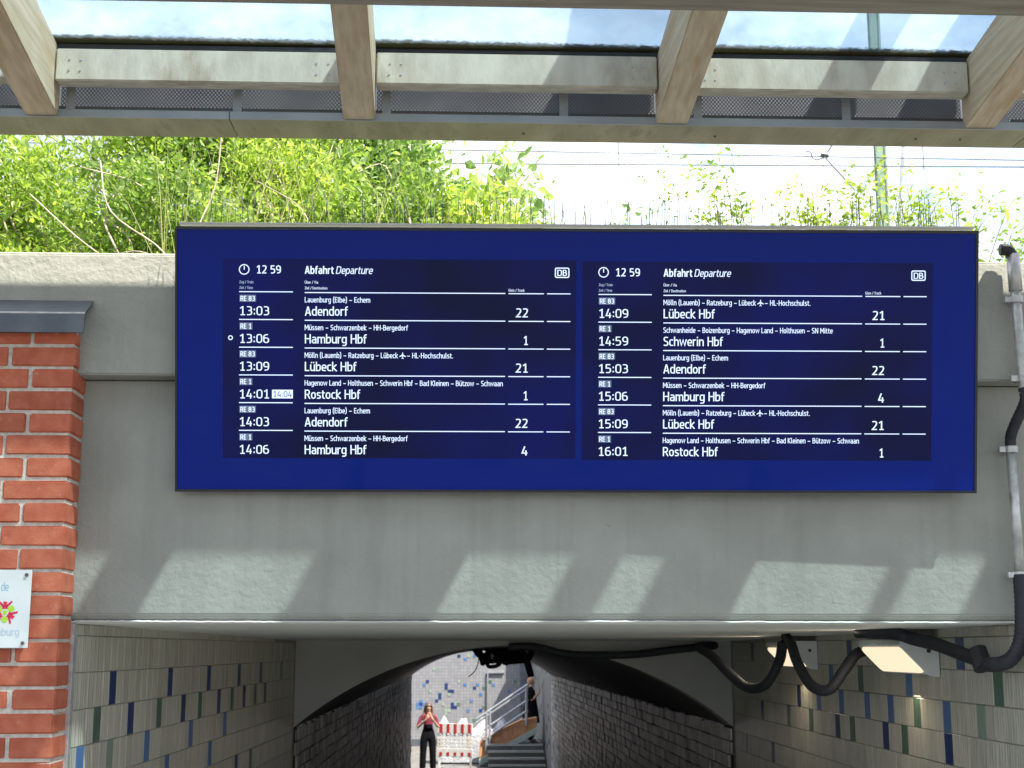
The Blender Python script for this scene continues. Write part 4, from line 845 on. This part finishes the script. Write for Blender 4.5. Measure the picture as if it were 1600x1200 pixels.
# weeds and vines against the sky, each its own plant
def vine(x, y, h, lean, n, ls, mat_, label, curl=1, leaves_from=.4, asp=.55):
    t = thing('vine', label, 'plant', (x, y, ez(x, y)), group=None)
    mb = MB(); C_, D_, S_ = [], [], []
    ns = max(2, n//22)
    for k in range(ns):
        a = lean+rg.uniform(-.35, .35); hh = h*rg.uniform(.55, 1.05); x0 = rg.uniform(-.05, .05)
        pts = [(x0, 0, 0), (x0+a*hh*.25, rg.uniform(-.05, .05), hh*.45), (x0+a*hh*.6, rg.uniform(-.06, .06), hh*.82), (x0+a*hh*1.05, rg.uniform(-.08, .08), hh*(1.0+rg.uniform(-.18, .05)*curl))]
        Q = smooth_path(pts, 6); mb.tube(Q, [max(.0008, .0030*(1-i/len(Q))) for i in range(len(Q))], 5)
        for _ in range(max(3, int(n/ns))):
            i = int(rg.uniform(leaves_from, 1)*(len(Q)-1)); q_ = Q[i]; d = Vector((rg.gauss(0, 1), rg.gauss(0, .8), rg.gauss(.1, .6))).normalized()
            C_.append(q_+d*rg.uniform(0, .035)); D_.append(d); S_.append(ls*rg.uniform(.5, 1.4)*(1.1-.5*i/len(Q)))
    mb.build('stem', M['stem'], t, smooth=True)
    link('foliage', leaf_mesh('foliage', np.array(C_), np.array(D_), np.array(S_), rng.uniform(.3, 1, len(C_)), mat_, asp), t)
vine(.55, .5, .68, .3, 70, .030, M['leafC'], 'low thin weed in the gap of sky left of the screens’ middle')
vine(.95, .5, .62, -.2, 50, .024, M['leafB'], 'sparse weed barely topping the board left of the vines')
VL = [(1.28, .5, .42, .1, 110, 'small vine clump left of the arching bramble'), (1.42, .45, .72, -.35, 70, 'bramble shoot arching up to the left high over the board'), (1.52, .5, .52, .4, 150, 'leafy vine with upright shoots in the middle of the clump'),
      (1.68, .5, .50, .1, 130, 'vine mass right of the tallest upright shoot'), (1.82, .5, .52, -.1, 120, 'vine left of the green catenary mast'), (1.95, .5, .56, .3, 150, 'vine right in front of the green catenary mast'),
      (2.10, .5, .58, .0, 150, 'bright vine right of the mast with a yellow tuft'), (2.24, .5, .46, .3, 80, 'vine thinning out near the right end of the board'), (2.36, .5, .44, .5, 45, 'wispy weed beyond the right end of the board'), (2.42, .4, .26, .1, 60, 'small leafy sprig on the parapet by the pipe mouth')]
for x, y, h, ln, n, lb in VL: vine(x-.17, y, h+.22, ln, int(n*3), .034, M['leafA'] if n > 100 else M['leafB'], lb)
# a few single large leaves on a hazel shoot
t = thing('hazel_shoot', 'shoot with large round leaves near the right end of the board', 'plant', (2.08, .4, 4.3))
MB().tube(smooth_path([(0, 0, 0), (.02, 0, .2), (.06, 0, .38), (.12, 0, .44)], 5), .004, 6).build('stem', M['stem'], t, smooth=True)
for p, d, sz in (((.20, -.02, .52), (.05, -.1, -1), .085), ((.04, -.02, .46), (.05, -.1, -1), .075), ((-.05, 0, .32), (-.3, -.2, .8), .06), ((-.12, 0, .24), (-.2, -.3, -.9), .07), ((-.33, 0, .42), (.1, -.2, -1), .05), ((.0, 0, .30), (.6, -.2, .5), .05)):
    link('leaf', leaf_mesh('leaf', np.array([p]), np.array([d], float), np.array([sz]), np.array([.9]), M['leafA'], .75), t)

# ------------------------------------------------------------------ catenary
mt = thing('catenary_mast', 'pale green steel catenary mast with a diagonal brace behind the board', 'mast', (9.15, 24, 4.3))
for dx, dy in ((-.09, -.09), (.09, -.09), (.09, .09), (-.09, .09)): MB().box(dx-.02, dx+.02, dy-.02, dy+.02, 0, 13).build('mast_leg', M['mast'], mt)
MB().box(-.088, .088, -.088, -.07, 0, 13).build('web_plate', M['mast'], mt)
MB().tube([(-.8, -3, 5.2), (-.35, -3, 9.6)], .035, 6).build('brace', M['rail'], mt)
def wirething(name, label, pts, r): return tag(MB().tube(pts, r, 6).build(name, M['wire']), label, 'wire')
wirething('overhead_wire', 'upper overhead railway wire crossing the sky just below the gutter', [(-8, 20, 12.19), (1, 20, 12.15), (10.6, 20, 12.10), (25, 20, 12.3)], .011)
wirething('overhead_wire', 'lower contact wire crossing the sky above the board', [(-8, 20, 11.86), (1, 20, 11.90), (10.6, 20, 11.966), (25, 20, 12.0)], .013)
for x, z1, lb in ((2.95, 12.6, 'left short dropper joining the two overhead wires'), (8.72, 12.6, 'right short dropper right of the mast')):
    wirething('dropper', lb, [(x, 20, z1), (x, 20, 11.88)], .010)
ra = thing('registration_arm', 'steady arm with insulator where the contact wire is held', 'railway fitting', (6.83, 19.95, 12.1))
MB().tube([(0, 0, 0), (.55, 0, -.65)], .022, 6).build('strut', M['rail'], ra); MB().tube([(0, 0, 0), (.22, 0, .35)], .016, 6).build('arm', M['wire'], ra)
MB().tube(smooth_path([(-.03, 0, -.02), (-.15, 0, -.06), (-.24, 0, -.02), (-.26, 0, .08), (-.36, 0, .11)], 5), .012, 6).build('hook', M['wire'], ra); MB().tube([(-.07, 0, .05), (.07, 0, .03)], .05, 8).build('clamp', M['wire'], ra)
MB().tube([(-.02, 0, 0), (-.07, 0, -.55)], .007, 5).build('tie', M['wire'], ra)

# ------------------------------------------------------------------ people
def person(name, label, loc, rotz, J, E, mats, hair, extra=None):
    """J: joint -> (pos, radius); E: edges; skin modifier body, materials by height/joint"""
    t = thing(name, label, 'person', loc, (0, 0, rotz))
    names = list(J); me = bpy.data.meshes.new('b'); me.from_pydata([J[k][0] for k in names], [(names.index(a), names.index(b)) for a, b in E], [])
    o = bpy.data.objects.new('b', me); COL.objects.link(o); md = o.modifiers.new('s', 'SKIN'); sv = me.skin_vertices[0].data
    for i, k in enumerate(names):
        r_ = J[k][1]; sv[i].radius = r_ if isinstance(r_, tuple) else (r_, r_); sv[i].use_root = (k == 'pelvis')
    sb = o.modifiers.new('u', 'SUBSURF'); sb.levels = 2; sb.render_levels = 2
    bpy.context.view_layer.update(); m2 = bpy.data.meshes.new_from_object(o.evaluated_get(bpy.context.evaluated_depsgraph_get())); bpy.data.objects.remove(o)
    ms = list(mats); m2.materials.clear()
    for m_ in ms: m2.materials.append(m_)
    P = {k: Vector(J[k][0]) for k in names}; lab = {k: J[k][2] for k in names}
    for f in m2.polygons:
        c = f.center; best = 9; bi = 0
        for a, b in E:
            A, B = P[a], P[b]; d = B-A; u = max(0, min(1, (c-A).dot(d)/d.length_squared)); ds = (A+d*u-c).length
            if ds < best: best = ds; bi = lab[b] if u > .5 else lab[a]
        f.material_index = bi; f.use_smooth = True
    link('body', m2, t)
    hair(t); return t
skin = mat('skin', (.42, .24, .17), (.48, .28, .20), 6, .5); hairm = mat('brown_hair', (.05, .025, .012), (.11, .055, .03), 20, .5, stretch=(8, 8, 1)); trou = mat('black_cloth', (.003, .003, .005), (.006, .006, .009), 9, .9, spec=.1)
m, t_, p_ = base('plaid_shirt', .85); ck = N(t_, 'ShaderNodeTexChecker'); ck.inputs['Scale'].default_value = 26; ck.inputs[1].default_value = (.26, .02, .05, 1); ck.inputs[2].default_value = (.06, .012, .03, 1); tcn = N(t_, 'ShaderNodeTexCoord'); t_.links.new(tcn.outputs['Object'], ck.inputs[0]); t_.links.new(ck.outputs[0], p_.inputs['Base Color']); plaid = m
shoe = mat('white_shoe', (.6, .6, .6), (.7, .7, .7), 9, .6)
J = {'pelvis': ((0, 0, .93), (.145, .115), 1), 'waist': ((0, 0, 1.08), (.115, .09), 1), 'chest': ((0, .0, 1.25), (.14, .105), 0), 'neckb': ((0, 0, 1.40), (.07, .06), 0), 'neck': ((0, -.01, 1.46), (.045, .045), 2), 'head': ((0, -.02, 1.55), (.075, .088), 2), 'crown': ((0, -.015, 1.625), (.06, .07), 2),
     'shL': ((-.17, 0, 1.36), .055, 0), 'elL': ((-.26, -.04, 1.12), .045, 0), 'elL2': ((-.27, -.05, 1.09), .036, 2), 'wrL': ((-.10, -.22, 1.27), .028, 2), 'haL': ((-.04, -.24, 1.33), (.03, .022), 2),
     'shR': ((.17, 0, 1.36), .055, 0), 'elR': ((.25, -.06, 1.12), .045, 0), 'elR2': ((.25, -.07, 1.09), .036, 2), 'wrR': ((.09, -.23, 1.29), .028, 2), 'haR': ((.03, -.22, 1.38), (.03, .022), 2),
     'hiL': ((-.10, 0, .86), .115, 1), 'knL': ((-.12, -.01, .48), .09, 1), 'anL': ((-.13, .01, .10), .085, 1), 'ftL': ((-.13, .0, .04), .045, 3), 'toL': ((-.14, -.15, .035), .035, 3),
     'hiR': ((.10, 0, .86), .115, 1), 'knR': ((.12, -.02, .48), .09, 1), 'anR': ((.13, .0, .10), .085, 1), 'ftR': ((.13, .0, .04), .045, 3), 'toR': ((.14, -.15, .035), .035, 3)}
for sd_, sg in (('L', 1), ('R', -1)):                       # fingers and thumb
    h0 = Vector(J['ha'+sd_][0])
    for k in range(4): J['f%s%d' % (sd_, k)] = (tuple(h0+Vector((sg*(.02-.013*k), -.015, .05+.01*(k in (1, 2))))), .009, 2); J['g%s%d' % (sd_, k)] = (tuple(h0+Vector((sg*(.035-.013*k), .01, .075+.01*(k in (1, 2))))), .007, 2)
    J['th'+sd_] = (tuple(h0+Vector((sg*.045, -.01, .03))), .010, 2)
E_ = [('pelvis', 'waist'), ('waist', 'chest'), ('chest', 'neckb'), ('neckb', 'neck'), ('neck', 'head'), ('head', 'crown')]
for q in 'LR':
    E_ += [('neckb', 'sh'+q), ('sh'+q, 'el'+q), ('el'+q, 'el'+q+'2'), ('el'+q+'2', 'wr'+q), ('wr'+q, 'ha'+q), ('pelvis', 'hi'+q), ('hi'+q, 'kn'+q), ('kn'+q, 'an'+q), ('an'+q, 'ft'+q), ('ft'+q, 'to'+q), ('ha'+q, 'th'+q)]
    for k in range(4): E_ += [('ha'+q, 'f%s%d' % (q, k)), ('f%s%d' % (q, k), 'g%s%d' % (q, k))]
def face_bits(t, hz, hy, col_hair, style):
    for sx in (-.028, .028):
        bpy_m = MB().tube([(sx-.009, hy-.083, hz+.015), (sx+.009, hy-.083, hz+.015)], .006, 6); bpy_m.build('eye', M['black'], t)
    MB().prism([(-.010, hz-.02), (.010, hz-.02), (0, hz+.02)], 'y', hy-.105, hy-.07).build('nose', skin, t)
    MB().box(-.022, .022, hy-.085, hy-.07, hz-.045, hz-.037).build('mouth', M['ink_red'], t)
    for sx in (-1, 1): MB().tube([(sx*.078, hy+.0, hz-.02), (sx*.082, hy+.01, hz+.03)], .012, 6).build('ear', skin, t)
    b = bmesh.new(); bmesh.ops.create_uvsphere(b, u_segments=20, v_segments=14, radius=1)
    for v in b.verts:
        c = v.co.copy(); v.co = Vector((c.x*.098, hy+.018+c.y*.098, hz+.032+c.z*.105))
        if c.y > -.25 and c.z < .1 and style == 'long': v.co.z -= (.1-c.z)*.20; v.co.x *= 1.18
    bmesh.ops.delete(b, geom=[f for f in b.faces if f.calc_center_median().y < hy-.045 and f.calc_center_median().z < hz+.055], context='FACES')
    me = bpy.data.meshes.new('hair'); b.to_mesh(me); b.free(); me.materials.append(col_hair); me.polygons.foreach_set('use_smooth', [True]*len(me.polygons)); link('hair', me, t)
def hairA(t):
    face_bits(t, 1.56, -.02, hairm, 'long')
    for sx in (-1, 1): MB().tube(smooth_path([(sx*.085, .01, 1.58), (sx*.10, .0, 1.46), (sx*.13, -.03, 1.36), (sx*.14, -.05, 1.27)], 5), [.03]*8+[.035]*4+[.03]*3+[.012], 8).build('hair_strand', hairm, t, smooth=True)
person('person', 'woman in plaid shirt and black trousers holding both hands to her mouth', (-.72, 31.25, 0), R(8), J, E_, [plaid, trou, skin, shoe], hairA)
# second person in a long black coat on the stairs, seen from the side
J2 = dict(J); 
for k in list(J2):
    p_, r_, l_ = J2[k]
    if k in ('elL', 'elR', 'elL2', 'elR2'): p_ = (p_[0]*.8, -.05, p_[2])
    J2[k] = (p_, r_, l_)
coat = trou
def hairB(t):
    face_bits(t, 1.56, -.02, mat('fair_hair', (.30, .17, .09), (.4, .24, .13), 20, .5), 'short')
    mb = MB(); n = 18; prev = None; b = mb.b
    for z_, rx_, ry_ in ((1.36, .15, .11), (1.1, .17, .15), (.85, .21, .20), (.5, .25, .24)):
        ring = [b.verts.new((rx_*math.cos(2*math.pi*k/n), ry_*math.sin(2*math.pi*k/n)*(1+.06*math.sin(k*2.1)), z_)) for k in range(n)]
        if prev:
            for k in range(n): b.faces.new([prev[k], prev[(k+1) % n], ring[(k+1) % n], ring[k]])
        prev = ring
    mb.build('coat', trou, t, smooth=True)
person('person', 'person in a long black coat on the steps at the right of the exit', (1.97, 33.7, .58), R(82), J2, E_, [trou, trou, skin, shoe], hairB)
